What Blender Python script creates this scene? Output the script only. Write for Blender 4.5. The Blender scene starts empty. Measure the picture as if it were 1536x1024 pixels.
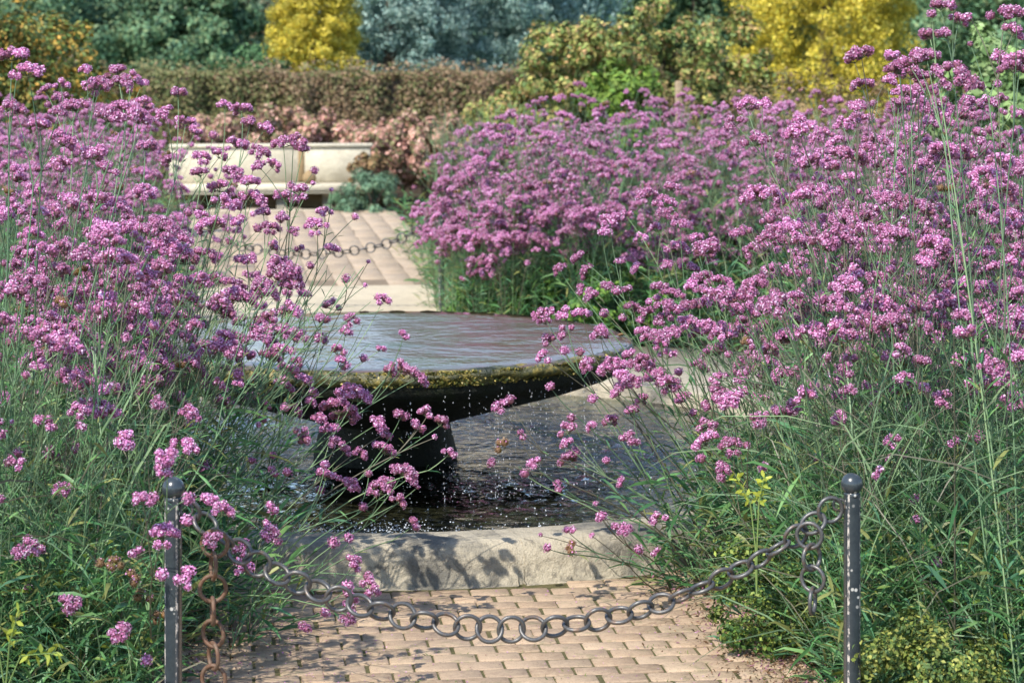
import bpy, math, random
import numpy as np
from mathutils import Vector, Matrix

SC = bpy.context.scene
COL = SC.collection
PI = math.pi
F = 3600.0      # focal length in photo pixels (1536 wide)
HC = 1.9        # eye height
HY = 60.0       # horizon row

def W(px, py, D):
    return np.array([(px-768.0)/F*D, D, HC-(py-HY)/F*D])
def G(px, D, z=0.0):
    return np.array([(px-768.0)/F*D, D, z])
def proj(p):
    return 768+F*p[0]/p[1], HY+F*(HC-p[2])/p[1]

# ------------------------------------------------------------ materials
def lin(h):
    r = []
    for i in (0, 2, 4):
        c = int(h[i:i+2], 16)/255
        r.append(c/12.92 if c < .04045 else ((c+.055)/1.055)**2.4)
    return np.array(r)

class NT:
    def __init__(s, name):
        s.m = bpy.data.materials.new(name); s.m.use_nodes = True
        s.t = s.m.node_tree; s.t.nodes.clear()
        s.out = s.n('ShaderNodeOutputMaterial')
    def n(s, typ, **kw):
        nd = s.t.nodes.new(typ)
        for k, v in kw.items(): setattr(nd, k, v)
        return nd
    def l(s, a, b): s.t.links.new(a, b)
    def coord(s, scale=(1, 1, 1), kind='Object', rot=(0, 0, 0)):
        tc = s.n('ShaderNodeTexCoord'); mp = s.n('ShaderNodeMapping')
        mp.inputs['Scale'].default_value = scale; mp.inputs['Rotation'].default_value = rot
        s.l(tc.outputs[kind], mp.inputs['Vector']); return mp.outputs['Vector']
    def noise(s, vec, scale, detail=4, rough=.55, dist=0):
        nd = s.n('ShaderNodeTexNoise'); s.l(vec, nd.inputs['Vector'])
        nd.inputs['Scale'].default_value = scale; nd.inputs['Detail'].default_value = detail
        nd.inputs['Roughness'].default_value = rough; nd.inputs['Distortion'].default_value = dist
        return nd.outputs['Fac']
    def ramp(s, fac, stops):
        nd = s.n('ShaderNodeValToRGB'); s.l(fac, nd.inputs['Fac'])
        e = nd.color_ramp.elements
        while len(e) < len(stops): e.new(.5)
        for i, (p, c) in enumerate(stops):
            e[i].position = p
            if not hasattr(c, '__len__'): c = (c, c, c)
            e[i].color = (*c[:3], 1)
        return nd.outputs['Color']
    def mix(s, fac, a, b, mode='MIX'):
        nd = s.n('ShaderNodeMix', data_type='RGBA', blend_type=mode)
        for v, sock in ((fac, nd.inputs[0]), (a, nd.inputs[6]), (b, nd.inputs[7])):
            if hasattr(v, 'is_linked'): s.l(v, sock)
            elif hasattr(v, '__len__'): sock.default_value = (*v[:3], 1)
            else: sock.default_value = v if sock == nd.inputs[0] else (v, v, v, 1)
        return nd.outputs[2]
    def bump(s, h, strength=.5, dist=.01, normal=None):
        nd = s.n('ShaderNodeBump'); s.l(h, nd.inputs['Height'])
        nd.inputs['Strength'].default_value = strength; nd.inputs['Distance'].default_value = dist
        if normal: s.l(normal, nd.inputs['Normal'])
        return nd.outputs['Normal']
    def principled(s, col, rough=.6, normal=None, metal=0, spec=.5):
        b = s.n('ShaderNodeBsdfPrincipled')
        for v, k in ((col, 'Base Color'), (rough, 'Roughness'), (metal, 'Metallic')):
            if hasattr(v, 'is_linked'): s.l(v, b.inputs[k])
            elif hasattr(v, '__len__'): b.inputs[k].default_value = (*v[:3], 1)
            else: b.inputs[k].default_value = v
        b.inputs['Specular IOR Level'].default_value = spec
        if normal: s.l(normal, b.inputs['Normal'])
        return b
    def done(s, shader): s.l(shader, s.out.inputs['Surface']); return s.m

def mat_leaf(name, transl=.3, rough=.5, spec=.35, vary=.25, gain=1.0):
    t = NT(name)
    a = t.n('ShaderNodeAttribute'); a.attribute_name = 'tint'
    oi = t.n('ShaderNodeObjectInfo')
    hs = t.n('ShaderNodeHueSaturation')
    mr = t.n('ShaderNodeMapRange'); t.l(oi.outputs['Random'], mr.inputs['Value'])
    mr.inputs['To Min'].default_value = gain*(1-vary); mr.inputs['To Max'].default_value = gain*(1+vary)
    t.l(mr.outputs['Result'], hs.inputs['Value'])
    mh = t.n('ShaderNodeMapRange'); t.l(oi.outputs['Random'], mh.inputs['Value'])
    mh.inputs['To Min'].default_value = .512; mh.inputs['To Max'].default_value = .495
    t.l(mh.outputs['Result'], hs.inputs['Hue'])
    t.l(a.outputs['Color'], hs.inputs['Color'])
    p = t.principled(hs.outputs['Color'], rough, spec=spec)
    tr = t.n('ShaderNodeBsdfTranslucent'); t.l(hs.outputs['Color'], tr.inputs['Color'])
    mx = t.n('ShaderNodeMixShader'); mx.inputs[0].default_value = transl
    t.l(p.outputs[0], mx.inputs[1]); t.l(tr.outputs[0], mx.inputs[2])
    return t.done(mx.outputs[0])

M = {}
M['leaf'] = mat_leaf('verbena_leaf', .28, .45, .4)
M['stem'] = mat_leaf('verbena_stem', .05, .5, .4, .2)
M['flower'] = mat_leaf('verbena_flower', .25, .6, .2, .22)
M['tree'] = mat_leaf('tree_leaf', .2, .55, .25, .08)

def mat_stone(name, base, dark, stain=.5, sc=1.0, rough=.8, wet=False, green=None):
    t = NT(name); v = t.coord()
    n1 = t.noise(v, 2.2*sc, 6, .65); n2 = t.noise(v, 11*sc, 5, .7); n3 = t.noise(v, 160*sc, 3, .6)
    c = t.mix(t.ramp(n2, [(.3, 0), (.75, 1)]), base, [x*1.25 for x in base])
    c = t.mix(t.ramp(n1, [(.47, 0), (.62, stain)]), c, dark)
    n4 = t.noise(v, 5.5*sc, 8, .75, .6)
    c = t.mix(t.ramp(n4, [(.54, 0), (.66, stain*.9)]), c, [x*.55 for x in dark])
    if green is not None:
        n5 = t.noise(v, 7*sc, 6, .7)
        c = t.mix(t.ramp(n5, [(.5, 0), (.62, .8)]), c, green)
    c = t.mix(t.ramp(n3, [(.35, .75), (.6, 1.1)]), (0, 0, 0), c, 'MULTIPLY') if False else t.mix(.35, c, t.mix(1.0, c, t.ramp(n3, [(.3, .30), (.7, 1.05)]), 'MULTIPLY'))
    b = t.bump(n3, .45, .005); b = t.bump(n2, .7, .03, b); b = t.bump(t.noise(v, 40, 5, .8), .5, .012, b)
    return t.done(t.principled(c, rough, b, spec=.6 if wet else .3).outputs[0])

M['coping'] = mat_stone('limestone_coping', (.44, .385, .285), (.17, .16, .135), 1.0, 1.5)
M['bench'] = mat_stone('pale_bench_stone', (.60, .54, .41), (.38, .33, .24), .35, .6)
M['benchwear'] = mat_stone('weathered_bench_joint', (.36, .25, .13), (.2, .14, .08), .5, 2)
M['paving'] = mat_stone('pale_paving', (.56, .48, .345), (.42, .36, .26), .35, .5)
M['mortar'] = mat_stone('lime_mortar', (.50, .44, .33), (.33, .28, .2), .3, 2)
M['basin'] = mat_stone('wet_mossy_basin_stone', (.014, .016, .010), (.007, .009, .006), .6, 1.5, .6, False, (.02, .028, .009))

def mat_rim():
    t = NT('algae_covered_rim'); v = t.coord()
    n = t.noise(v, 9, 6, .7); n2 = t.noise(v, 60, 4, .7)
    c = t.ramp(n, [(.38, (.025, .03, .012)), (.52, (.09, .085, .02)), (.60, (.30, .23, .05)), (.70, (.08, .10, .03))])
    c = t.mix(.5, c, t.mix(1.0, c, t.ramp(n2, [(.3, .3), (.7, 1.5)]), 'MULTIPLY'))
    return t.done(t.principled(c, .35, t.bump(n2, .8, .01), spec=.7).outputs[0])
M['rim'] = mat_rim()

def mat_brick():
    t = NT('worn_brick'); v = t.coord()
    a = t.n('ShaderNodeAttribute'); a.attribute_name = 'tint'
    n1 = t.noise(v, 3, 5, .6); n2 = t.noise(v, 38, 6, .85); n3 = t.noise(v, 230, 3, .6)
    c = t.mix(t.ramp(n2, [(.40, 0), (.58, .75)]), a.outputs['Color'], (.50, .375, .25))
    c = t.mix(t.ramp(n1, [(.42, 0), (.66, .35)]), c, (.20, .15, .115))
    c = t.mix(t.ramp(n3, [(.56, 0), (.66, .6)]), c, (.12, .095, .07)); c = t.mix(t.ramp(t.noise(v, 14, 4, .7), [(.56, 0), (.64, .35)]), c, (.14, .15, .07))
    b = t.bump(n3, .4, .003); b = t.bump(n2, .5, .006, b)
    return t.done(t.principled(c, .85, b, spec=.25).outputs[0])
M['brick'] = mat_brick()

def mat_soil(name, c1, c2, c3):
    t = NT(name); v = t.coord()
    n1 = t.noise(v, 4, 8, .7); n2 = t.noise(v, 60, 5, .7)
    c = t.ramp(n2, [(.3, c1), (.55, c2), (.75, c3)])
    c = t.mix(t.ramp(n1, [(.4, 0), (.7, .6)]), c, c1)
    return t.done(t.principled(c, .95, t.bump(n2, .9, .02), spec=.1).outputs[0])
M['soil'] = mat_soil('bed_soil', (.035, .028, .018), (.07, .05, .032), (.12, .085, .055))
M['joint'] = mat_soil('mossy_joint_sand', (.09, .095, .04), (.16, .14, .07), (.25, .20, .12))
M['fine'] = mat_soil('pale_joint_sand', (.22, .17, .12), (.29, .23, .165), (.34, .27, .2))
M['lawn'] = mat_soil('lawn', (.04, .07, .02), (.06, .10, .03), (.09, .12, .04))

def mat_water(name, tint, ripple, sc, rough=.03, floor_mix=None, ior=1.33):
    t = NT(name); v = t.coord((1, 1, 1))
    n1 = t.noise(v, 7*sc, 3, .55, .4); n2 = t.noise(v, 26*sc, 3, .6, .3)
    n0 = t.noise(v, 1.7*sc, 4, .6, 1.2)
    b = t.bump(n0, ripple, .10); b = t.bump(n1, t_r, .05, b) if False else t.bump(n1, ripple, .05, b); b = t.bump(n2, ripple, .018, b)
    fr = t.n('ShaderNodeFresnel'); fr.inputs['IOR'].default_value = ior; t.l(b, fr.inputs['Normal'])
    gl = t.n('ShaderNodeBsdfGlossy'); gl.inputs['Roughness'].default_value = rough; t.l(b, gl.inputs['Normal'])
    if floor_mix is None:
        un = t.n('ShaderNodeBsdfTransparent'); un.inputs['Color'].default_value = (*tint, 1); u = un.outputs[0]
    else:
        n3 = t.noise(v, 1.6, 5, .6)
        c = t.ramp(n3, floor_mix)
        n5 = t.noise(v, 50, 4, .7)
        c = t.mix(.5, c, t.mix(1.0, c, t.ramp(n5, [(.3, .4), (.7, 1.4)]), 'MULTIPLY'))
        u = t.principled(c, .5, b, spec=.0).outputs[0]
    mx = t.n('ShaderNodeMixShader'); t.l(fr.outputs[0], mx.inputs[0])
    t.l(u, mx.inputs[1]); t.l(gl.outputs[0], mx.inputs[2])
    return t.done(mx.outputs[0])
M['water'] = mat_water('pool_water', (.55, .62, .56), .7, 1.0, .03, None, 1.5)
M['film'] = mat_water('basin_water_film', None, .10, .7, .03,
                      [(.35, (.07, .07, .035)), (.5, (.14, .095, .085)), (.62, (.10, .09, .045)), (.75, (.17, .11, .10))], 1.27)
def mat_poolfloor():
    t = NT('pool_floor_pebble'); v = t.coord()
    vo = t.n('ShaderNodeTexVoronoi'); vo.inputs['Scale'].default_value = 22; t.l(v, vo.inputs['Vector'])
    n = t.noise(v, 2, 5, .6)
    c = t.mix(.6, t.ramp(n, [(.35, (.09, .075, .04)), (.65, (.26, .2, .12))]), t.ramp(vo.outputs['Distance'], [(.1, (.26, .21, .14)), (.6, (.05, .045, .03))]))
    return t.done(t.principled(c, .6).outputs[0])
M['poolfloor'] = mat_poolfloor()

def mat_drop():
    t = NT('water_drop')
    p = t.principled((.95, .97, 1.0), .05, spec=1.0); p.inputs['Transmission Weight'].default_value = .5
    return t.done(p.outputs[0])
M['drop'] = mat_drop()
def mat_foam():
    t = NT('white_water_foam'); p = t.principled((.85, .9, .93), .2, spec=.8); p.inputs['Transmission Weight'].default_value = .15
    return t.done(p.outputs[0])
M['foam'] = mat_foam()

def mat_post():
    t = NT('chipped_dark_paint'); v = t.coord()
    vo = t.n('ShaderNodeTexVoronoi'); vo.inputs['Scale'].default_value = 42; vo.inputs['Randomness'].default_value = 1; t.l(v, vo.inputs['Vector'])
    n = t.noise(v, 30, 5, .7)
    n6 = t.noise(v, 5, 3, .6)
    k = t.ramp(vo.outputs['Distance'], [(.15, 1), (.23, 0)])
    k = t.mix(1.0, k, t.ramp(n6, [(.46, 0), (.56, 1)]), 'MULTIPLY')
    c = t.mix(k, t.ramp(n, [(.3, (.022, .030, .036)), (.7, (.045, .056, .062))]), (.55, .53, .48))
    return t.done(t.principled(c, .27, t.bump(n, .3, .002), spec=.7).outputs[0])
M['post'] = mat_post()
def mat_edge():
    t = NT('worn_post_edge'); v = t.coord((1, 1, .6))
    n = t.noise(v, 90, 4, .7)
    c = t.mix(t.ramp(n, [(.5, 0), (.57, 1)]), (.06, .065, .07), (.52, .46, .40))
    return t.done(t.principled(c, .6).outputs[0])
M['edge'] = mat_edge()
def mat_iron(name, c1, c2, rust, amt, metal=.5, rough=.42):
    t = NT(name); v = t.coord()
    oi = t.n('ShaderNodeObjectInfo')
    ad = t.n('ShaderNodeVectorMath', operation='ADD'); t.l(v, ad.inputs[0]); t.l(oi.outputs['Random'], ad.inputs[1])
    v = ad.outputs[0]
    n = t.noise(v, 30, 5, .7); n2 = t.noise(v, 160, 3, .6)
    c = t.mix(t.ramp(n, [(.62-amt*.4, 0), (.74-amt*.4, 1)]), c1, rust)
    c = t.mix(t.ramp(n2, [(.4, 0), (.7, .5)]), c, c2)
    return t.done(t.principled(c, rough, t.bump(n2, .35, .001), metal, .5).outputs[0])
M['chain'] = mat_iron('grey_brown_iron_chain', (.10, .10, .10), (.19, .175, .16), (.17, .10, .06), .20)
M['rust'] = mat_iron('rusty_iron_chain', (.14, .09, .06), (.20, .125, .08), (.12, .055, .028), .5, .15, .65)
M['bark'] = mat_stone('bark', (.12, .09, .065), (.05, .04, .03), .6, 3)
M['wood'] = mat_stone('weathered_wood', (.36, .27, .17), (.2, .15, .1), .4, 3)
M['litter'] = mat_leaf('leaf_litter', .1, .8, .1, .1)

# ------------------------------------------------------------ mesh tools
class MB:
    """collects vertices, tris and quads with a colour per vertex"""
    def __init__(s): s.v = []; s.t = []; s.q = []; s.c = []; s.n = 0
    def add(s, v, tris=None, quads=None, col=(1, 1, 1)):
        v = np.asarray(v, float).reshape(-1, 3); k = len(v)
        col = np.asarray(col, float)
        if col.ndim == 1: col = np.tile(col[:3], (k, 1))
        s.v.append(v); s.c.append(col[:, :3])
        if tris is not None and len(tris): s.t.append(np.asarray(tris, int).reshape(-1, 3)+s.n)
        if quads is not None and len(quads): s.q.append(np.asarray(quads, int).reshape(-1, 4)+s.n)
        s.n += k
    def mesh(s, name, mats, smooth=False, mi=None):
        me = bpy.data.meshes.new(name)
        v = np.concatenate(s.v) if s.v else np.zeros((0, 3)); c = np.concatenate(s.c) if s.c else np.zeros((0, 3))
        q = np.concatenate(s.q) if s.q else np.zeros((0, 4), int); t = np.concatenate(s.t) if s.t else np.zeros((0, 3), int)
        nv, nq, nt = len(v), len(q), len(t)
        me.vertices.add(nv); me.vertices.foreach_set('co', v.astype(np.float32).ravel())
        me.loops.add(nq*4+nt*3); me.loops.foreach_set('vertex_index', np.concatenate([q.ravel(), t.ravel()]).astype(np.int32))
        me.polygons.add(nq+nt)
        me.polygons.foreach_set('loop_start', np.concatenate([np.arange(nq)*4, nq*4+np.arange(nt)*3]).astype(np.int32))
        if smooth: me.polygons.foreach_set('use_smooth', np.ones(nq+nt, bool))
        me.update(calc_edges=True)
        at = me.color_attributes.new('tint', 'FLOAT_COLOR', 'POINT')
        at.data.foreach_set('color', np.concatenate([c, np.ones((nv, 1))], 1).astype(np.float32).ravel())
        for m in (mats if isinstance(mats, (list, tuple)) else [mats]): me.materials.append(m)
        return me

def link(name, me, parent=None, loc=None):
    o = bpy.data.objects.new(name, me); COL.objects.link(o)
    if parent: o.parent = parent
    if loc is not None: o.location = loc
    return o
def tag(o, label=None, cat=None, group=None, kind=None):
    if label: o['label'] = label
    if cat: o['category'] = cat
    if group: o['group'] = group
    if kind: o['kind'] = kind
    return o
def empty(name, loc, rz=0):
    o = bpy.data.objects.new(name, None); COL.objects.link(o); o.location = loc; o.rotation_euler.z = rz
    o.empty_display_size = .1
    return o

def nrm(a):
    a = np.asarray(a, float); return a/(np.linalg.norm(a, axis=-1, keepdims=True)+1e-9)

def tube(mb, pts, rad, n=4, col=(1, 1, 1), cap=False):
    pts = np.asarray(pts, float); k = len(pts)
    rad = np.full(k, rad) if np.isscalar(rad) else np.asarray(rad, float)
    tg = nrm(np.gradient(pts, axis=0))
    ref = np.array([0, 0, 1.0]) if abs(tg[0][2]) < .9 else np.array([1.0, 0, 0])
    a = nrm(np.cross(tg, ref)); b = np.cross(tg, a)
    th = np.arange(n)*2*PI/n
    ring = pts[:, None]+rad[:, None, None]*(a[:, None]*np.cos(th)[None, :, None]+b[:, None]*np.sin(th)[None, :, None])
    i = np.arange(k-1)[:, None]*n; j = np.arange(n)[None]; j2 = (j+1) % n
    q = np.stack([i+j, i+j2, i+n+j2, i+n+j], -1).reshape(-1, 4)
    if np.asarray(col).ndim == 2: col = np.repeat(np.asarray(col), n, 0)
    mb.add(ring.reshape(-1, 3), quads=q, col=col)
    if cap:
        for e, s in ((0, -1), (k-1, 1)):
            vv = np.vstack([ring[e], pts[e]]); tt = [[x, (x+1) % n, n] if s > 0 else [(x+1) % n, x, n] for x in range(n)]
            mb.add(vv, tris=tt, col=np.asarray(col)[0] if np.asarray(col).ndim == 2 else col)

def blades(mb, P, D, L, Wd, col, rng, droop=.25, twist=True):
    """lance shaped leaves: P base points, D directions (N,3)"""
    N = len(P); D = nrm(D)
    r = rng.normal(size=(N, 3)) if twist else np.tile([0, 0, 1.0], (N, 1))+rng.normal(size=(N, 3))*.5
    S = nrm(np.cross(D, r)); U = nrm(np.cross(S, D)); U *= np.sign(U[:, 2:3]+1e-6)
    L = np.broadcast_to(np.asarray(L, float), (N,))[:, None]; Wd = np.broadcast_to(np.asarray(Wd, float), (N,))[:, None]
    dz = np.array([0, 0, 1.0])
    m = P+D*L*.4-dz*droop*L*.08; m2 = P+D*L*.75-dz*droop*L*.28; tip = P+D*L-dz*droop*L*.6
    v = np.stack([P, m-S*Wd*.5, m-U*Wd*.12, m+S*Wd*.5, m2-S*Wd*.33, m2+S*Wd*.33, tip], 1)
    b = np.arange(N)[:, None]*7
    tri = np.concatenate([b+np.array([[0, 1, 2]]), b+np.array([[0, 2, 3]]), b+np.array([[4, 6, 5]]), b+np.array([[2, 4, 5]])])
    tri = np.concatenate([tri, b+np.array([[1, 4, 2]]), b+np.array([[2, 5, 3]])])
    c = np.repeat(col, 7, 0)
    mb.add(v.reshape(-1, 3), tris=tri, col=c)

def leafcards(mb, P, Nn, S, col, rng, asp=.6):
    """small diamond leaves, folded, facing roughly Nn"""
    N = len(P); Nn = nrm(Nn)
    a = nrm(np.cross(Nn, rng.normal(size=(N, 3)))); b = np.cross(Nn, a)
    S = np.broadcast_to(np.asarray(S, float), (N,))[:, None]
    v = np.stack([P-a*S, P-b*S*asp+Nn*S*.2, P+a*S, P+b*S*asp+Nn*S*.2], 1)
    i = np.arange(N)[:, None]*4
    t = np.concatenate([i+np.array([[0, 1, 2]]), i+np.array([[0, 2, 3]])])
    mb.add(v.reshape(-1, 3), tris=t, col=np.repeat(col, 4, 0))

def pal(rng, cols, N, w=None, vary=.18):
    cols = np.array(cols); k = rng.choice(len(cols), N, p=w)
    return np.clip(cols[k]*(1+rng.normal(size=(N, 1))*vary), 0.002, .95)

def lathe(prof, n, mb, col=(1, 1, 1), c=(0, 0)):
    prof = np.asarray(prof, float); k = len(prof); th = np.arange(n)*2*PI/n
    v = np.stack([c[0]+prof[:, None, 0]*np.cos(th), c[1]+prof[:, None, 0]*np.sin(th), np.repeat(prof[:, 1:2], n, 1)], -1)
    i = np.arange(k-1)[:, None]*n; j = np.arange(n)[None]; j2 = (j+1) % n
    mb.add(v.reshape(-1, 3), quads=np.stack([i+j, i+n+j, i+n+j2, i+j2], -1).reshape(-1, 4), col=col)

def box(mb, c, s, rot=0, bev=.004, col=(1, 1, 1)):
    """bevelled box (chamfered top and bottom rings)"""
    hx, hy, hz = [x/2 for x in s]; R = np.array([[math.cos(rot), -math.sin(rot), 0], [math.sin(rot), math.cos(rot), 0], [0, 0, 1]])
    def ring(z, d):
        x, y, e = hx-d, hy-d, min(bev, hx*.5, hy*.5)
        return [(-x+e, -y, z), (x-e, -y, z), (x, -y+e, z), (x, y-e, z), (x-e, y, z), (-x+e, y, z), (-x, y-e, z), (-x, -y+e, z)]
    rs = ring(-hz, bev)+ring(-hz+bev, 0)+ring(hz-bev, 0)+ring(hz, bev)
    v = np.array(rs)@R.T+np.array(c)
    q = [[i*8+j, i*8+(j+1) % 8, i*8+8+(j+1) % 8, i*8+8+j] for i in range(3) for j in range(8)]
    q += [[24, 25, 26, 27], [24, 27, 28, 31], [28, 29, 30, 31], [0, 3, 2, 1], [0, 7, 4, 3], [4, 7, 6, 5]]
    mb.add(v, quads=q, col=col)

def icodrop(mb, P, R, stretch=1.0, col=(1, 1, 1)):
    """octahedral drops, vectorised"""
    P = np.asarray(P); N = len(P); R = np.broadcast_to(np.asarray(R, float), (N,)); st = np.broadcast_to(np.asarray(stretch, float), (N,))
    th = np.arange(5)*2*PI/5
    ring = np.stack([np.cos(th), np.sin(th), np.zeros(5)], -1)
    v = np.concatenate([np.tile([0, 0, -1.0], (N, 1, 1)).reshape(N, 1, 3), np.tile(ring*.87+[0, 0, -.45], (N, 1, 1)), np.tile(ring*.87+[0, 0, .45], (N, 1, 1)), np.tile([0, 0, 1.0], (N, 1, 1)).reshape(N, 1, 3)], 1)
    v = v*R[:, None, None]; v[:, :, 2] *= st[:, None]; v += P[:, None]
    f = []
    for j in range(5):
        k = (j+1) % 5
        f += [[0, 1+k, 1+j], [1+j, 1+k, 6+k], [1+j, 6+k, 6+j], [11, 6+j, 6+k]]
    f = np.array(f); t = (np.arange(N)[:, None, None]*12+f[None]).reshape(-1, 3)
    mb.add(v.reshape(-1, 3), tris=t, col=col)

# ------------------------------------------------------------ world, light, camera
def setup():
    w = bpy.data.worlds.new('World'); SC.world = w; w.use_nodes = True
    nt = w.node_tree; bg = nt.nodes['Background']
    sky = nt.nodes.new('ShaderNodeTexSky'); sky.sky_type = 'NISHITA'; sky.sun_disc = False
    el, az = math.radians(50), math.radians(215)      # azimuth the sun comes FROM, clockwise from +Y
    sky.sun_elevation = el; sky.sun_rotation = az
    sky.air_density = 1.0; sky.dust_density = .4; sky.ozone_density = 1.5
    nt.links.new(sky.outputs[0], bg.inputs[0]); bg.inputs[1].default_value = .15
    d = Vector((math.sin(az)*math.cos(el), math.cos(az)*math.cos(el), math.sin(el)))
    L = bpy.data.lights.new('sun', 'SUN'); L.energy = 3.4; L.angle = math.radians(.53); L.color = (1, .94, .84)
    o = bpy.data.objects.new('sun', L); COL.objects.link(o); o.rotation_euler = d.to_track_quat('Z', 'Y').to_euler()
    o.location = (0, 0, 20)
    cd = bpy.data.cameras.new('camera'); co = bpy.data.objects.new('camera', cd); COL.objects.link(co)
    co.location = (0, 0, HC); co.rotation_euler = (PI/2, 0, 0)
    cd.sensor_width = 36; cd.lens = F/1536*36; cd.shift_y = -(512-HY)/1536
    cd.clip_end = 1000; cd.clip_start = .1
    cd.dof.use_dof = True; cd.dof.focus_distance = 7.6; cd.dof.aperture_fstop = 6.3
    SC.camera = co
    SC.view_settings.view_transform = 'Standard'; SC.view_settings.look = 'None'
    SC.view_settings.exposure = 0.92; SC.view_settings.gamma = 1
    SC.render.engine = 'CYCLES'
    SC.cycles.max_bounces = 8; SC.cycles.transparent_max_bounces = 12
setup()

# path axis
O0 = np.array([0.0, 6.3]); AX = nrm(np.array([-.12, 1.0])); PX = np.array([AX[1], -AX[0]])
def pth(a, s, z=0.0):    # along, side
    p = O0+AX*a+PX*s; return np.array([p[0], p[1], z])
PANG = math.atan2(PX[1], PX[0])
CX, CY = -.55, 10.42     # fountain centre

# ------------------------------------------------------------ ground
def sheet(name, pts, z, mat, kind='structure', label=None):
    mb = MB(); n = len(pts); v = [(p[0], p[1], z) for p in pts]
    c = np.mean(np.array(v), 0); mb.add(np.vstack([v, c]), tris=[[i, (i+1) % n, n] for i in range(n)])
    return tag(link(name, mb.mesh(name, mat)), kind=kind)
sheet('ground', [(-300, -30), (300, -30), (300, 500), (-300, 500)], -.02, M['lawn'])
sheet('bed_soil', [(-14, 2), (14, 2), (14, 33), (-14, 33)], 0.0, M['soil'])

rng = np.random.default_rng(7)
def brick_path(name, a0, a1, hw, bl, bw, along, cols, gap=.0055):
    base = [pth(a0, -hw), pth(a0, hw), pth(a1, hw), pth(a1, -hw)]
    mb = MB()
    rows = int((a1-a0)/(bw if not along else bl)); colsn = int(2*hw/(bl if not along else bw))+1
    for r in range(rows):
        for c in range(-1, colsn+1):
            if along: a = a0+(r+.5)*bl+(.5*bl if c % 2 else 0); s = -hw+(c+.5)*bw; ln, wd = bw, bl
            else: a = a0+(r+.5)*bw; s = -hw+(c+.5)*bl+(.5*bl if r % 2 else 0)+rng.normal()*.0018; ln, wd = bl, bw
            if abs(s)-ln/2 > hw: continue
            if s-ln/2 < -hw: e = s+ln/2; ln = e+hw; s = e-ln/2
            if s+ln/2 > hw: e = s-ln/2; ln = hw-e; s = e+ln/2
            if ln < .03: continue
            p = pth(a, s)
            if math.hypot(p[0]-CX, p[1]-CY) < 2.28: continue
            col = cols[rng.integers(len(cols))]*(1+rng.normal()*(.03 if along else .13))
            h = max(.030+rng.normal()*.0016, .0275) if not along else .0335+rng.random()*.002
            box(mb, (p[0]+rng.normal()*.001, p[1], h/2), (ln-gap-abs(rng.normal()*.002), wd-gap-abs(rng.normal()*.002), h), PANG+rng.normal()*.012, .004, np.clip(col, .02, .8))
    o = link(name, mb.mesh(name, M['brick'])); tag(o, kind='structure')
    sheet('path_bedding', [p[:2] for p in base], .0255 if not along else .032, M['joint'] if not along else M['fine'])
bc = [np.array(c) for c in ((.38, .265, .175), (.42, .305, .21), (.34, .235, .155), (.43, .32, .22), (.32, .225, .16), (.40, .29, .205))]
brick_path('brick_path', -1.6, 2.25, 1.0, .135, .094, False, bc)
fc = [np.array(c) for c in ((.44, .35, .265), (.46, .37, .28), (.425, .335, .25))]
brick_path('far_path', 12.0, 20.1, 1.1, .9, .20, True, fc, .0035)
# pale paving crescent behind the pool
mb = MB(); th = np.linspace(math.radians(-12), math.radians(175), 80)
ri = np.stack([CX+2.2*np.cos(th), CY+2.2*np.sin(th), np.full(80, .034)], -1); ro = np.stack([CX+4.4*np.cos(th), CY+4.4*np.sin(th), np.full(80, .034)], -1)
ru = ro.copy(); ru[:, 2] = 0
mb.add(np.concatenate([ri, ro, ru]), quads=[q for i in range(79) for q in ([i, 80+i, 81+i, i+1], [80+i, 160+i, 161+i, 81+i])])
q0 = [pth(5.9, -1.1, .0345), pth(5.9, 1.1, .0345), pth(11.99, 1.1, .0345), pth(11.99, -1.1, .0345)]
mb.add(q0, quads=[[0, 1, 2, 3]])
tag(link('paving', mb.mesh('paving', M['paving'])), kind='structure')

# ------------------------------------------------------------ fountain pool
RIN, ROUT = 1.97, 2.23
wall = empty('pool_wall', (CX, CY, 0)); tag(wall, 'round low pool wall of rounded buff limestone copings, stained grey and cream', 'pool wall')
def coping_mesh(a0, a1):
    prof = [(RIN, .0), (RIN, .15), (RIN+.008, .165), (RIN+.03, .172), (ROUT-.09, .172), (ROUT-.045, .163), (ROUT-.015, .14), (ROUT, .105), (ROUT+.004, .03), (ROUT+.022, .026), (ROUT+.024, .0)]
    n = 22; mb = MB(); th = np.linspace(a0, a1, n); k = len(prof); pr = np.array(prof)
    v = np.stack([pr[None, :, 0]*np.cos(th)[:, None], pr[None, :, 0]*np.sin(th)[:, None], np.repeat(pr[None, :, 1], n, 0)], -1).reshape(-1, 3)
    v += np.random.default_rng(int(a0*1000) % 999).normal(size=v.shape)*.0012
    q = [[i*k+j, (i+1)*k+j, (i+1)*k+j+1, i*k+j+1] for i in range(n-1) for j in range(k-1)]
    mb.add(v, quads=q)
    for e in (0, n-1):
        vv = v[e*k:(e+1)*k]; c = vv.mean(0); mb.add(np.vstack([vv, c]), tris=[[j, (j+1) % k, k] for j in range(k)])
    return mb.mesh('coping_stone', M['coping'], True)
nst = 12; joint = math.atan2(8.5-CY, -.0+.0-CX-.03)
for i in range(nst):
    a = joint+i*2*PI/nst
    link('coping_stone', coping_mesh(a+.0055, a+2*PI/nst-.0055), wall)
mb = MB(); lathe([(RIN+.004, .0), (RIN+.004, .155), (RIN+.03, .1715), (ROUT-.09, .1715), (ROUT-.045, .161), (ROUT-.017, .138), (ROUT-.003, .1), (ROUT-.003, 0)], 120, mb)
link('mortar', mb.mesh('mortar', M['mortar'], True), wall)
mb = MB(); th = np.arange(72)*2*PI/72
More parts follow.
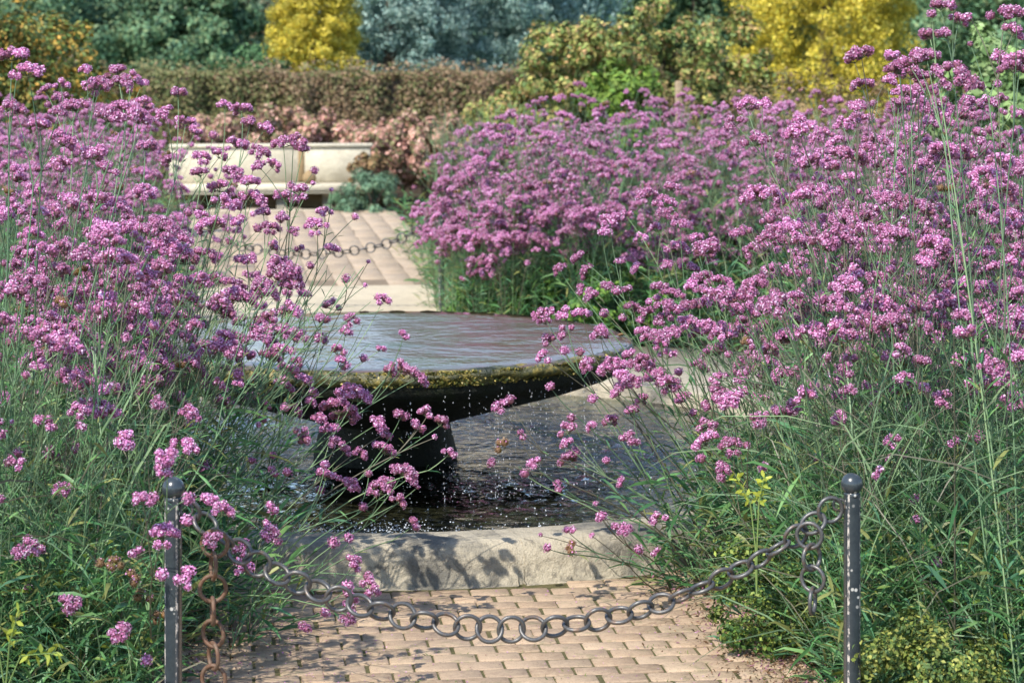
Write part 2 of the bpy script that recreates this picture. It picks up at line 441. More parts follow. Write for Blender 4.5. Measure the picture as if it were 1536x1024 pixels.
mb.add(np.vstack([np.stack([CX+1.975*np.cos(th), CY+1.975*np.sin(th), np.full(72, .012)], -1), [CX, CY, .012]]), tris=[[i, (i+1) % 72, 72] for i in range(72)])
tag(link('pool_floor', mb.mesh('pool_floor', M['poolfloor'])), kind='structure')
mb = MB()
pr = [(r, 0) for r in np.linspace(.02, 1.972, 90)]
lathe(pr, 200, mb, c=(0, 0))
v = mb.v[0]; rr = np.hypot(v[:, 0], v[:, 1]); aa = np.arctan2(v[:, 1], v[:, 0])
wrg = np.random.default_rng(5)
zz = np.zeros(len(v))
for _ in range(60):    # ring ripples where drips land
    t = wrg.uniform(0, 2*PI); cx, cy = 1.07*math.cos(t)+wrg.normal()*.12, 1.07*math.sin(t)+wrg.normal()*.12
    d = np.hypot(v[:, 0]-cx, v[:, 1]-cy); zz += .0035*np.cos(d*75)*np.exp(-d*7)
v[:, 2] = .095+zz
v[:, 0] += CX; v[:, 1] += CY
tag(link('water', mb.mesh('water', M['water'], True)), kind='structure')

# fountain: broad shallow basin on a stout pedestal
ft = empty('fountain', (CX, CY, 0)); tag(ft, 'dark wet stone fountain, broad shallow basin spilling water from a thick round pedestal', 'fountain')
mb = MB(); RB = 1.075
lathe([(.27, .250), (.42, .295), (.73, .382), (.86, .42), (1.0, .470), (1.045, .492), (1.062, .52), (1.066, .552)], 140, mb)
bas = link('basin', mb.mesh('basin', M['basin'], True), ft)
# mossy rim with uneven lower fringe
mb = MB(); n = 260; rg = np.random.default_rng(3); prof = np.array([(1.04, .548), (1.06, .552), (1.073, .562), (1.078, .576), (1.072, .592), (1.055, .602), (1.03, .6055)])
k = len(prof); th = np.arange(n)*2*PI/n
nz = rg.normal(size=(n, k)); nz = (nz+np.roll(nz, 1, 0)+np.roll(nz, -1, 0))/3
front = .5+.5*np.cos(th-math.radians(-80)); front = front**4
rad = prof[None, :, 0]+nz*.010*(.3+front[:, None]); zz = np.repeat(prof[None, :, 1], n, 0)+nz[:, ::-1]*.006
zz[:, 0] -= (.004+.016*rg.random(n))*front; zz[:, 1] -= (.01*rg.random(n))*front
v = np.stack([rad*np.cos(th)[:, None], rad*np.sin(th)[:, None], zz], -1).reshape(-1, 3)
mb.add(v, quads=[[i*k+j, ((i+1) % n)*k+j, ((i+1) % n)*k+j+1, i*k+j+1] for i in range(n) for j in range(k-1)])
link('mossy_rim', mb.mesh('mossy_rim', M['rim'], True), bas)
# moss tufts
mb = MB(); N = 5200; rg = np.random.default_rng(8)
t = np.radians(np.clip(rg.normal(-75, 27, N), -178, -5)); zz = rg.uniform(.545, .603, N); r = 1.068+rg.normal(size=N)*.004
P = np.stack([r*np.cos(t), r*np.sin(t), zz], -1); D = np.stack([np.cos(t), np.sin(t), rg.normal(size=N)*.7-.3], -1)+rg.normal(size=(N, 3))*.5
keep = rg.random(N) < .25+.75*(np.sin(t*23)+np.sin(t*9.3+1)+np.sin(t*41) > .2)
P, D = P[keep], D[keep]
leafcards(mb, P, D, .0065, pal(rg, [(.12, .13, .03), (.30, .24, .05), (.06, .08, .02), (.42, .33, .10)], len(P), vary=.3), rg)
link('moss', mb.mesh('moss', M['leaf']), bas)
mb = MB()
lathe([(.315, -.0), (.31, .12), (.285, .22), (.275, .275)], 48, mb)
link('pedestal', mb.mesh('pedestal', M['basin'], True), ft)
mb = MB(); lathe([(0.001, .6085), (.3, .6085), (.6, .608), (.9, .607), (1.03, .6065), (1.05, .603), (1.066, .595)], 140, mb)
link('water_film', mb.mesh('water_film', M['film'], True), bas)

# falling water
mb = MB(); rg = np.random.default_rng(12)
P = []; R = []; S = []
for i in range(85):
    a = math.radians(rg.uniform(-172, -5)); rr = 1.07+rg.normal()*.012
    x, y = CX+rr*math.cos(a), CY+rr*math.sin(a)
    z = .535-rg.random()*.02; big = rg.random() < .35
    while z > .1:
        z -= rg.uniform(.006, .035)*(1 if big else 2.4)
        P.append((x+rg.normal()*.0025, y+rg.normal()*.0025, max(z, .1))); R.append(rg.uniform(.0008, .0018)*(1.15 if big else .8)); S.append(rg.uniform(1.2, 3.5))
for i in range(500):
    a = math.radians(rg.uniform(-178, -2)); rr = 1.08+abs(rg.normal())*.12
    P.append((CX+rr*math.cos(a), CY+rr*math.sin(a), rg.uniform(.1, .5)**1.0)); R.append(rg.uniform(.0009, .0018)); S.append(1.2)
icodrop(mb, P, R, S)
for i in range(0):
    a = math.radians(rg.uniform(-172, -5)); x, y = CX+1.074*math.cos(a), CY+1.074*math.sin(a); z0 = .55; ln = rg.uniform(.04, .22); q = np.linspace(0, 1, 7)
    tube(mb, [(x+rg.normal()*.0012, y, z0-ln*k) for k in q], .0003+.0005*rg.random(7), 4)
tag(link('falling_drops', mb.mesh('falling_drops', M['drop'], True)), 'strings of water drops falling from the basin rim into the pool', 'water drops', kind='stuff')
mb = MB(); P = []; R = []
for i in range(1500):
    if rg.random() < .55:
        c = [(-.95, 8.72), (-.8, 8.75), (-.62, 8.72), (-.45, 8.78)][rg.integers(4)]; s = (.09, .035, .022)
    elif rg.random() < .5: c = (-.15, 8.8); s = (.3, .1, .008)
    else: c = (rg.uniform(-.5, .9), rg.uniform(8.9, 10.6)); s = (.05, .05, .006)
    P.append((c[0]+rg.normal()*s[0], c[1]+rg.normal()*s[1], .098+abs(rg.normal())*s[2])); R.append(.0008+.0032*rg.random()**2.5)
P = np.array(P); R = np.array(R)
ok = (np.hypot(P[:, 0]-CX, P[:, 1]-CY) < 1.93)&(np.hypot(P[:, 0]-CX, P[:, 1]-CY) > .35); P, R = P[ok], R[ok]
icodrop(mb, P, R, .8)
tag(link('splash', mb.mesh('splash', M['foam'], True)), 'white splashes and bubbles where drops hit the pool surface', 'splash', kind='stuff')

mb = MB(); blades(mb, np.array([[0., 0, 0], [0, 0, 0], [0, 0, .002]]), np.array([[1, .2, .25], [.9, .5, .3], [.8, -.3, .35]]), .05, .022, np.array([[.36, .20, .10], [.4, .22, .12], [.30, .17, .09]]), rng)
fl = link('fallen_leaf', mb.mesh('fallen_leaf', M['litter'])); fl.location = W(925, 508, 10.45)+np.array([0, 0, 0.0]); fl.location[2] = .612
tag(fl, 'curled orange leaf lying on the right edge of the fountain basin', 'leaf')

# ------------------------------------------------------------ posts and chains
def post(px, D, ytop, label, side, h=None, group=None):
    p = G(px, D); z = HC-(ytop-HY)*D/F          # top of ball
    r = .0295; t = empty('chain_post', (p[0], p[1], 0)); tag(t, label, 'post', group)
    w = .0185; b = .0045; mbb = MB(); zt = z-2*r+.006
    oc = [(-w+b, -w), (w-b, -w), (w, -w+b), (w, w-b), (w-b, w), (-w+b, w), (-w, w-b), (-w, -w+b)]
    rt = math.radians(-14*side); ca, sa = math.cos(rt), math.sin(rt)
    oc = [(x*ca-y*sa, x*sa+y*ca) for x, y in oc]
    nseg = 12; vs = [(x, y, zt*i/nseg) for i in range(nseg+1) for x, y in oc]
    mbb.add(vs, quads=[[i*8+j, i*8+(j+1) % 8, i*8+8+(j+1) % 8, i*8+8+j] for i in range(nseg) for j in range(8)])
    me = mbb.mesh('shaft', [M['post'], M['edge']])
    mi = [1 if (j in (1, 7)) else 0 for i in range(nseg) for j in range(8)]
    me.polygons.foreach_set('material_index', mi); link('shaft', me, t)
    mbb = MB(); lathe([(.0185, 0), (.021, .004), (.021, .012), (.0165, .016)], 20, mbb)
    link('collar', mbb.mesh('collar', M['post'], True), t, (0, 0, zt-.012))
    mbb = MB(); lathe([(.0001+r*math.sin(a), r-r*math.cos(a)) for a in np.linspace(0, PI, 18)], 28, mbb)
    link('ball_finial', mbb.mesh('ball_finial', M['post'], True), t, (0, 0, z-2*r))
    mbb = MB(); ze = z-.085; a = np.linspace(0, 2*PI, 18)
    tube(mbb, [(side*(.018+.016-.016*math.cos(x)), 0, ze+.016*math.sin(x)) for x in a], .0038, 6)
    link('eye_hook', mbb.mesh('eye_hook', M['chain'], True), t)
    return np.array([p[0]+side*.05, p[1], ze])

def torus(R, r, nm=28, nn=8):
    mb = MB(); a = np.arange(nm)*2*PI/nm; b = np.arange(nn)*2*PI/nn
    v = np.stack([(R+r*np.cos(b)[None])*np.cos(a)[:, None], (R+r*np.cos(b)[None])*np.sin(a)[:, None], np.repeat(r*np.sin(b)[None], nm, 0)], -1)
    i = np.arange(nm)[:, None]; j = np.arange(nn)[None]
    q = np.stack([i*nn+j, ((i+1) % nm)*nn+j, ((i+1) % nm)*nn+(j+1) % nn, i*nn+(j+1) % nn], -1).reshape(-1, 4)
    mb.add(v.reshape(-1, 3), quads=q); return mb
ring_g = torus(.0335, .0056).mesh('link', M['chain'], True)
ring_r = torus(.0335, .0056).mesh('link', M['rust'], True)

def chain(name, pts, mesh, label, angs, group=None, pitch=.0578, closed_start=0, seed=1):
    pts = np.array(pts); s = np.concatenate([[0], np.cumsum(np.linalg.norm(np.diff(pts, axis=0), axis=1))])
    n = int(s[-1]/pitch)+1; u = np.arange(n)*pitch
    Q = np.stack([np.interp(u, s, pts[:, k]) for k in range(3)], -1)
    for _ in range(2): Q[1:-1] = (Q[:-2]+2*Q[1:-1]+Q[2:])/4
    T = nrm(np.gradient(Q, axis=0)); rg = np.random.default_rng(seed)
    root = empty(name, Q[0]); tag(root, label, 'chain', group)
    for i in range(n):
        t = T[i]; view = np.array([0, 1.0, 0]); s1 = nrm(np.cross(t, view)); 
        ang = angs[i % 2]+rg.normal()*.26
        nn = nrm(view*math.cos(ang)+s1*math.sin(ang)); nn = nrm(nn-t*np.dot(nn, t)); sd = np.cross(nn, t)
        m = Matrix(((t[0], sd[0], nn[0], Q[i][0]-Q[0][0]), (t[1], sd[1], nn[1], Q[i][1]-Q[0][1]), (t[2], sd[2], nn[2], Q[i][2]-Q[0][2]), (0, 0, 0, 1)))
        o = bpy.data.objects.new('link', mesh); COL.objects.link(o); o.parent = root; o.matrix_local = m
    return root
DL, DR = 6.19, 6.41
post(260, DL, 715, 'near left black iron post with ball top and white paint chips, verbena heads beside it', 1)
post(1278, DR, 709, 'near right black iron post with ball top, standing before dense green stems', -1)
cp = [(281, 766), (300, 780), (335, 802), (352, 826), (385, 848), (425, 864), (470, 884), (525, 905), (560, 914), (595, 921), (630, 929), (665, 936), (700, 941), (740, 945), (790, 944), (840, 939), (885, 932), (912, 926), (950, 919), (983, 909), (1015, 896), (1047, 884), (1080, 870), (1113, 853), (1145, 835), (1178, 818), (1206, 795), (1230, 775), (1252, 760)]
cw = [W(x, y, DL+(DR-DL)*(x-260)/1018-.02*math.sin(PI*(x-260)/1018)) for x, y in cp]
chain('barrier_chain', cw, ring_g, 'heavy iron ring chain sagging across the near end of the brick path', (.62, -1.02), seed=4)
chain('hanging_chain', [W(322, 815, 6.17), W(318, 860, 6.17), W(320, 950, 6.17), W(321, 1105, 6.17)], ring_r, 'rusty brown length of ring chain hanging straight down beside the near left post', (.25, 1.2), seed=9)
chain('chain_end', [W(1214, 803, 6.36), W(1221, 840, 6.36), W(1219, 878, 6.36), W(1219, 914, 6.36)], ring_g, 'short loose end of ring chain dangling inside the near right post', (.3, -1.1), seed=11)
# far pair
post(662, 16.5, 318, 'far right thin dark post beyond the fountain, half hidden by verbena', -1)
post(240, 16.8, 322, 'far left dark post beyond the fountain, hidden among verbena stems', 1)
fp = [(247, 332), (300, 352), (350, 367), (400, 377), (450, 381), (490, 381), (530, 376), (570, 369), (600, 359), (630, 344), (656, 330)]
chain('barrier_chain', [W(x, y, 16.8-.3*(x-240)/422) for x, y in fp], ring_g, 'distant ring chain sagging across the pale path beyond the fountain', (.2, 1.3), pitch=.0578, seed=5)

# ------------------------------------------------------------ verbena
GREENS = [(.075, .195, .065), (.105, .24, .080), (.050, .14, .055), (.15, .28, .095), (.08, .20, .10), (.22, .24, .08)]
STEMC = [(.13, .22, .11), (.18, .28, .14), (.09, .15, .08), (.20, .29, .14), (.14, .13, .09)]
PET = [(.80, .39, .67), (.72, .28, .55), (.94, .64, .85), (.60, .20, .42), (.77, .35, .62)]
def make_head(seed, domes, faded=False, dens=1.0):
    """inflorescence: domes = [(x,y,z,r)], joined to the origin by pedicels"""
    rg = np.random.default_rng(seed); mb = MB()
    for (x, y, z, r) in domes:
        c = np.array([x, y, z]); up = nrm(np.array([x*4, y*4, .12])+rg.normal(size=3)*.02)
        tube(mb, [(0, 0, 0), c*.55+np.array([0, 0, -.002]), c-up*r*.6], [.0013, .0011, .0010], 3, (.14, .15, .08))
        # body of calyces
        nn = 7; a = np.arange(nn)*2*PI/nn; rows = [(-.75, .35), (-.35, .75), (.1, .86), (.5, .68), (.8, .3)]
        s1 = nrm(np.cross(up, [.3, .9, .1])); s2 = np.cross(up, s1)
        vv = [c+up*h*r+(s1*math.cos(t)+s2*math.sin(t))*q*r for h, q in rows for t in a]
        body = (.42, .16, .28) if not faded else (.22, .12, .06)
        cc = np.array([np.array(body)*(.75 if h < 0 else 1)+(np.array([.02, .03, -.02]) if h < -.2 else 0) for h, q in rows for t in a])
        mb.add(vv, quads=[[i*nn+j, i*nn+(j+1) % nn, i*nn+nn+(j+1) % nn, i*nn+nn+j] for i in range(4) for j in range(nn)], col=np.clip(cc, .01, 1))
        # florets
        N = int(66*dens*(r/.015)**1.6); i = np.arange(N)+.5
        ph = np.arccos(1-i/N*1.25); ga = PI*(1+5**.5)*i
        d = (np.sin(ph)*np.cos(ga))[:, None]*s1+(np.sin(ph)*np.sin(ga))[:, None]*s2+np.cos(ph)[:, None]*up
        d = nrm(d+rg.normal(size=d.shape)*.12)
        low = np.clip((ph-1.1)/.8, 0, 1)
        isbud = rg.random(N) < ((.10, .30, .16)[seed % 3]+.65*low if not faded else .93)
        P = c+d*(r*rg.uniform(.92, 1.2, N))[:, None]
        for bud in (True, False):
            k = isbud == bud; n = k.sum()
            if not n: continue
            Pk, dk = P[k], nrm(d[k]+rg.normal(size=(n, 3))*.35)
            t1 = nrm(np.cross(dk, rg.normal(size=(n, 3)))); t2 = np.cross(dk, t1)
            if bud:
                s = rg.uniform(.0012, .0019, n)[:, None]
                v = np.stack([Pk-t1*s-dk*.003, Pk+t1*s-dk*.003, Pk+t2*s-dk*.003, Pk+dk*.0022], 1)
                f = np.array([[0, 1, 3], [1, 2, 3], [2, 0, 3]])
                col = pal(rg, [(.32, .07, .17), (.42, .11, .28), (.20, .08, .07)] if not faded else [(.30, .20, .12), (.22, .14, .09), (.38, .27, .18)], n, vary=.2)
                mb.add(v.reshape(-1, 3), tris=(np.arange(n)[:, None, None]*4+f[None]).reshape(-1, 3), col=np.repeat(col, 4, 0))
            else:
                s = rg.uniform(.0022, .0034, n)[:, None]
                aa = np.arange(5)*2*PI/5
                ring = [Pk+(t1*math.cos(x)+t2*math.sin(x))*s+dk*.0009 for x in aa]
                v = np.stack([Pk-dk*.0006]+ring, 1)
                f = np.array([[0, 1+j, 1+(j+1) % 5] for j in range(5)])
                col = pal(rg, PET, n, vary=.14)
                cl = np.repeat(col, 6, 0).reshape(n, 6, 3); cl[:, 0] *= .55
                mb.add(v.reshape(-1, 3), tris=(np.arange(n)[:, None, None]*6+f[None]).reshape(-1, 3), col=cl.reshape(-1, 3))
    return mb.mesh('flower_head', M['flower'])
HEADS = {}
hr = np.random.default_rng(21)
def dome_set(n, w, h, r0):
    out = []
    for i in range(n):
        for _ in range(30):
            a = hr.uniform(0, 2*PI); q = math.sqrt(hr.random())*w
            z = .012+h*(1-(q/max(w, 1e-3))**2)+hr.normal()*.004; p = (q*math.cos(a), q*math.sin(a), z)
            if all((p[0]-o[0])**2+(p[1]-o[1])**2 > (1.22*r0)**2 for o in out): break
        out.append((*p, r0*hr.uniform(.82, 1.12)))
    return out
HEADS['s'] = [make_head(100+i, [(0, 0, .010, .0135+.001*i)]) for i in range(3)]+[make_head(104+i, dome_set(2, .012, .006, .0115)) for i in range(2)]
HEADS['m'] = [make_head(110+i, dome_set(5, .024, .012, .012)) for i in range(5)]
HEADS['l'] = [make_head(120+i, dome_set(10, .040, .014, .012)) for i in range(5)]
HEADS['x'] = [make_head(130+i, dome_set(18, .056, .024, .0125)) for i in range(3)]
HEADS['f'] = [make_head(140+i, dome_set(3, .022, .012, .013), True) for i in range(3)]
HEADS['b'] = [make_head(150+i, [(0, 0, .006, .008)], False, 1.0) for i in range(2)]

def basis(d, spin):
    d = Vector(d).normalized(); q = d.to_track_quat('Z', 'Y')
    return q.to_matrix().to_4x4()@Matrix.Rotation(spin, 4, 'Z')

def add_stem_leaves(mb, pts, rg, s0, s1, step, L, out=.8):
    pts = np.asarray(pts); d = np.concatenate([[0], np.cumsum(np.linalg.norm(np.diff(pts, axis=0), axis=1))])
    u = np.arange(d[-1]*s0, d[-1]*s1, step)
    if not len(u): return
    P = np.stack([np.interp(u, d, pts[:, k]) for k in range(3)], -1); T = nrm(np.stack([np.interp(u, d, nrm(np.gradient(pts, axis=0))[:, k]) for k in range(3)], -1))
    a = rg.uniform(0, 2*PI)+np.arange(len(u))*PI/2+rg.normal(size=len(u))*.3
    for s in (0, PI):
        o = np.stack([np.cos(a+s), np.sin(a+s), np.zeros(len(u))], -1); D = nrm(T*.75+o*out+rg.normal(size=P.shape)*.12)
        l = L*rg.uniform(.6, 1.25, len(u))
        blades(mb, P, D, l, l*rg.uniform(.06, .11, len(u)), pal(rg, GREENS, len(u)), rg, .5, False)

def rot_about(v, ax, ang):
    ax = nrm(ax); return v*math.cos(ang)+np.cross(ax, v)*math.sin(ang)+ax*np.dot(ax, v)*(1-math.cos(ang))

def make_proto(seed, H, lean, spread, nst, bushy=1.0):
    rg = np.random.default_rng(seed); st = MB(); lf = MB(); heads = []
    for i in range(nst):
        a = rg.uniform(0, 2*PI); L = H*rg.uniform(.62, 1.04)
        d0 = nrm(np.array([math.cos(a)*spread*rg.random()+lean[0]*rg.uniform(.4, 1.3), math.sin(a)*spread*rg.random()+lean[1], 1.0]))
        b = np.array([math.cos(a), math.sin(a), 0])*rg.uniform(0, .08)
        bend = np.array([math.cos(a)+lean[0]*2, math.sin(a), 0])*rg.uniform(-.05, .10)*L+rg.normal(size=3)*.03*np.array([1, 1, 0])
        u = np.linspace(0, 1, 9)[:, None]; pts = b+d0*L*u+bend*u**2
        cs = pal(rg, STEMC, 1, vary=.12)[0]
        tube(st, pts, np.linspace(.0038, .0015, 9), 4, cs)
        add_stem_leaves(lf, pts, rg, .06, .62, .075, .12)
        add_stem_leaves(lf, pts, rg, .62, .95, .11, .05)
        tg = nrm(pts[-1]-pts[-2]); heads.append((pts[-1], tg, rg.choice(['m', 'l', 'x'], p=[.3, .5, .2])))
        az = rg.uniform(0, PI)
        for f in (.52, .66, .78, .89):
            az += PI/2+rg.normal()*.2
            for sgn in (0, PI):
                if rg.random() < (.42 if f < .6 else .22): continue
                p0 = b+d0*L*f+bend*f*f
                o = np.array([math.cos(az+sgn), math.sin(az+sgn), 0]); ang = math.radians(rg.uniform(24, 48))
                bd = nrm(tg*math.cos(ang)+o*math.sin(ang)); bl = L*(1.02-f)*rg.uniform(.55, 1.0)*.9+.05
                v = np.linspace(0, 1, 5)[:, None]; bp = p0+bd*bl*v+(tg-bd)*bl*.28*v**2
                tube(st, bp, np.linspace(.0020, .0011, 5), 3, cs*1.05)
                t2 = nrm(bp[-1]-bp[-2])
                if f < .7: add_stem_leaves(lf, bp, rg, .3, .8, .1, .05)
                heads.append((bp[-1], nrm(t2+np.array([0, 0, .5])), rg.choice(['s', 'm', 'l', 'b'], p=[.26, .42, .26, .06])))
                if rg.random() < .5 and bl > .12:
                    q0 = bp[3]; sd = nrm(np.cross(t2, rg.normal(size=3))); qd = nrm(t2+sd*.7); ql = bl*.35
                    tube(st, [q0, q0+qd*ql*.6, q0+qd*ql+np.array([0, 0, .01])], [.0012, .0011, .001], 3, cs)
                    heads.append((q0+qd*ql+np.array([0, 0, .01]), nrm(qd+np.array([0, 0, .4])), rg.choice(['s', 'm', 'b'], p=[.55, .33, .12])))
    N = int(190*bushy); r = rg.random(N)**.5*.22; a = rg.uniform(0, 2*PI, N)
    P = np.stack([r*np.cos(a), r*np.sin(a), rg.random(N)**1.3*.55*H], -1); P[:, 0] += lean[0]*P[:, 2]; P[:, 1] += lean[1]*P[:, 2]
    D = np.stack([np.cos(a)*.8, np.sin(a)*.8, rg.uniform(-.1, 1.3, N)], -1)+rg.normal(size=(N, 3))*.3
    l = rg.uniform(.06, .17, N); blades(lf, P, D, l, l*rg.uniform(.05, .085, N), pal(rg, GREENS, N), rg, .5)
    return dict(stem=st.mesh('stems', M['stem']), leaf=lf.mesh('leaves', M['leaf']), heads=heads, H=H)

def place(proto, loc, rz, sc, label, group, keep=lambda p: True, rg=None, hs=1.0):
    c, s = math.cos(rz), math.sin(rz)
    P = [(np.array([loc[0]+sc*(h[0][0]*c-h[0][1]*s), loc[1]+sc*(h[0][0]*s+h[0][1]*c), sc*h[0][2]]), h) for h in proto['heads']]
    kk = [keep(p) for p, h in P]
    if sum(kk) < .10*len(kk): return None
    root = empty('verbena_plant', (loc[0], loc[1], 0), rz); root.scale = (sc, sc, sc)
    tag(root, label, 'verbena', group)
    link('stems', proto['stem'], root); link('leaves', proto['leaf'], root)
    for (p, h), k in zip(P, kk):
        if not k: continue
        lst = HEADS[h[2]] if rg.random() > .02 else HEADS['f']
        o = bpy.data.objects.new('flower_head', lst[rg.integers(len(lst))]); COL.objects.link(o); o.parent = root
        f = rg.uniform(.8, 1.2)*hs/sc
        o.matrix_local = Matrix.Translation(h[0])@basis(h[1]+rg.normal(size=3)*.15, rg.uniform(0, 6.28))@Matrix.Diagonal((f, f, f, 1))
    return root

def Li(y): return np.interp(y, [70, 85, 130, 165, 200, 260, 310, 420, 470, 560, 700, 800, 900], [-10, 60, 205, 290, 345, 400, 445, 465, 465, 450, 410, 360, 260])
def Ri(y): return np.interp(y, [85, 100, 130, 190, 240, 300, 400, 455, 470, 520, 560, 650, 700, 800, 900], [1500, 1300, 850, 720, 640, 585, 605, 640, 815, 860, 880, 945, 990, 1080, 1200])
krg = np.random.default_rng(55)
def keep(p):
    x, y = proj(p)
    if x < 500:
        ok = x < Li(y)+krg.normal()*14
        dens = np.interp(y, [150, 450, 560, 640, 720, 830, 1000], [.50, .47, .42, .28, .14, .06, .03])
    else:
        ok = x > Ri(y)+krg.normal()*14
        if p[1] > 12.6 and 455 < y < 520: ok = x > 640 and krg.random() < .5
        dens = np.interp(y, [300, 450, 580, 650, 720, 800, 1000], [.49, .46, .42, .25, .12, .05, .02])
        if p[1] > 12.6: dens = np.interp(y, [150, 300, 400, 470], [.28, .38, .70, .5])
    return bool(ok) and krg.random() < dens
protoR = [make_proto(200+i, 1.45+.05*(i % 3), (-.10+.03*i, -.03), .20, 6) for i in range(5)]
protoL = [make_proto(230+i, 1.40+.05*(i % 3), (.16+.03*i, -.03), .20, 6) for i in range(5)]
protoF = [make_proto(260+i, 1.35+.06*(i % 3), (0, 0), .22, 7, .6) for i in range(6)]

def bedR(D):      # left limit of right bed
    c = (O0+AX*(D-6.3)/AX[1])[0]
    if D < 8.6: return c+1.10
    if D < 11.4: return max(CX+math.sqrt(max(0, 2.45**2-(D-CY)**2)), c+1.15)
    if D < 14.9: return max(CX+math.sqrt(max(0, 4.45**2-(D-CY)**2)), c+1.15)
    return c+.92
def bedL(D):
    c = (O0+AX*(D-6.3)/AX[1])[0]
    if D < 8.6: return c-1.10
    if D < 13: return min(CX-math.sqrt(max(0, 2.45**2-(D-CY)**2)), c-1.15)
    if D < 14.9: return min(CX-math.sqrt(max(0, 4.45**2-(D-CY)**2)), c-1.2)
    return c-1.2
prg = np.random.default_rng(77)
LAB = {('R', 0): ('purple verbena clump in the right foreground around the near right post', 'verbena clumps in the right foreground'),
       ('R', 1): ('purple verbena clump in the right bed level with the fountain', 'verbena clumps beside the fountain on the right'),
       ('R', 2): ('purple verbena clump massed behind the fountain at the right', 'verbena clumps behind the fountain on the right'),
       ('R', 3): ('distant verbena clump at the back of the right drift before the olive shrubs', 'verbena clumps at the back of the right drift'),
       ('L', 0): ('purple verbena clump in the left foreground leaning right towards the pool', 'verbena clumps in the left foreground'),
       ('L', 1): ('purple verbena clump in the left bed level with the fountain', 'verbena clumps beside the fountain on the left'),
       ('L', 2): ('purple verbena clump massed beyond the fountain at the left', 'verbena clumps behind the fountain on the left'),
       ('L', 3): ('distant verbena clump at the back of the left drift before the hedge', 'verbena clumps at the back of the left drift')}
count = 0
def scatter(side, D0, D1, step, protos, zone, smin, smax, hs=1.0):
    global count
    D = D0
    while D < D1:
        half = 768/F*D+.22
        if side == 'R': x0, x1 = bedR(D), half
        else: x0, x1 = -half, bedL(D)
        if zone == 3: x0, x1 = (max(x0, -9), x1) if side == 'L' else (x0, x1)
        x = x0+prg.uniform(0, step)
        while x < x1:
            lab, grp = LAB[(side, zone)]
            sc = prg.uniform(smin, smax)
            if place(protos[prg.integers(len(protos))], (x+prg.normal()*step*.15, D+prg.normal()*step*.2), prg.normal()*.5 if zone < 2 else prg.uniform(0, 6.28), sc, lab, grp, keep, prg, hs): count += 1
            x += step*prg.uniform(.75, 1.25)
        D += step*.9
scatter('R', 6.75, 9.6, .34, protoR, 0, .78, 1.16)
scatter('R', 9.6, 13.0, .36, protoR, 1, .88, 1.06)
scatter('R', 13.0, 17.2, .50, protoF, 2, .85, 1.08, 1.12)
scatter('R', 17.2, 21.5, .72, protoF, 3, .85, 1.04, 1.2)
scatter('L', 6.7, 9.6, .32, protoL, 0, .80, 1.14)
scatter('L', 9.6, 13.0, .34, protoL, 1, .85, 1.05)
scatter('L', 13.0, 17.2, .50, protoF, 2, .85, 1.05, 1.12)
scatter('L', 17.2, 20.5, .72, protoF, 3, .85, 1.02, 1.2)
for D in np.arange(14.95, 17.6, .36):
    for q in range(3):
        lab, grp = LAB[('R', 2)]
        x = bedR(D)-.12+q*.36+prg.normal()*.06
        if place(protoF[prg.integers(len(protoF))], (x, D+prg.normal()*.08), prg.uniform(0, 6.28), .52+.15*q+prg.uniform(-.05, .08), lab, grp, keep, prg, 1.2): count += 1
for px in range(680, 1150, 27):
    lab, grp = LAB[('R', 2)]
    D = 15.0+prg.uniform(-.1, .5)
    if place(protoF[prg.integers(len(protoF))], ((px-768)/F*D, D), prg.uniform(0, 6.28), prg.uniform(.55, .75), lab, grp, keep, prg, 1.15): count += 1
protoS = [make_proto(290+i, 1.35, (-.40-.08*i, -.02), .20, 6, .5) for i in range(3)]
for D, dx in [(8.7, .1), (9.0, .05), (9.3, .08), (9.7, .05), (10.1, .1), (10.5, .1), (10.9, .1), (9.2, .35), (9.9, .4), (10.6, .4)]:
    lab, grp = LAB[('R', 1)]
    if place(protoS[prg.integers(3)], (bedR(D)+dx, D), prg.normal()*.15, prg.uniform(.78, 1.02), lab, grp, keep, prg): count += 1
print('random verbena plants', count)

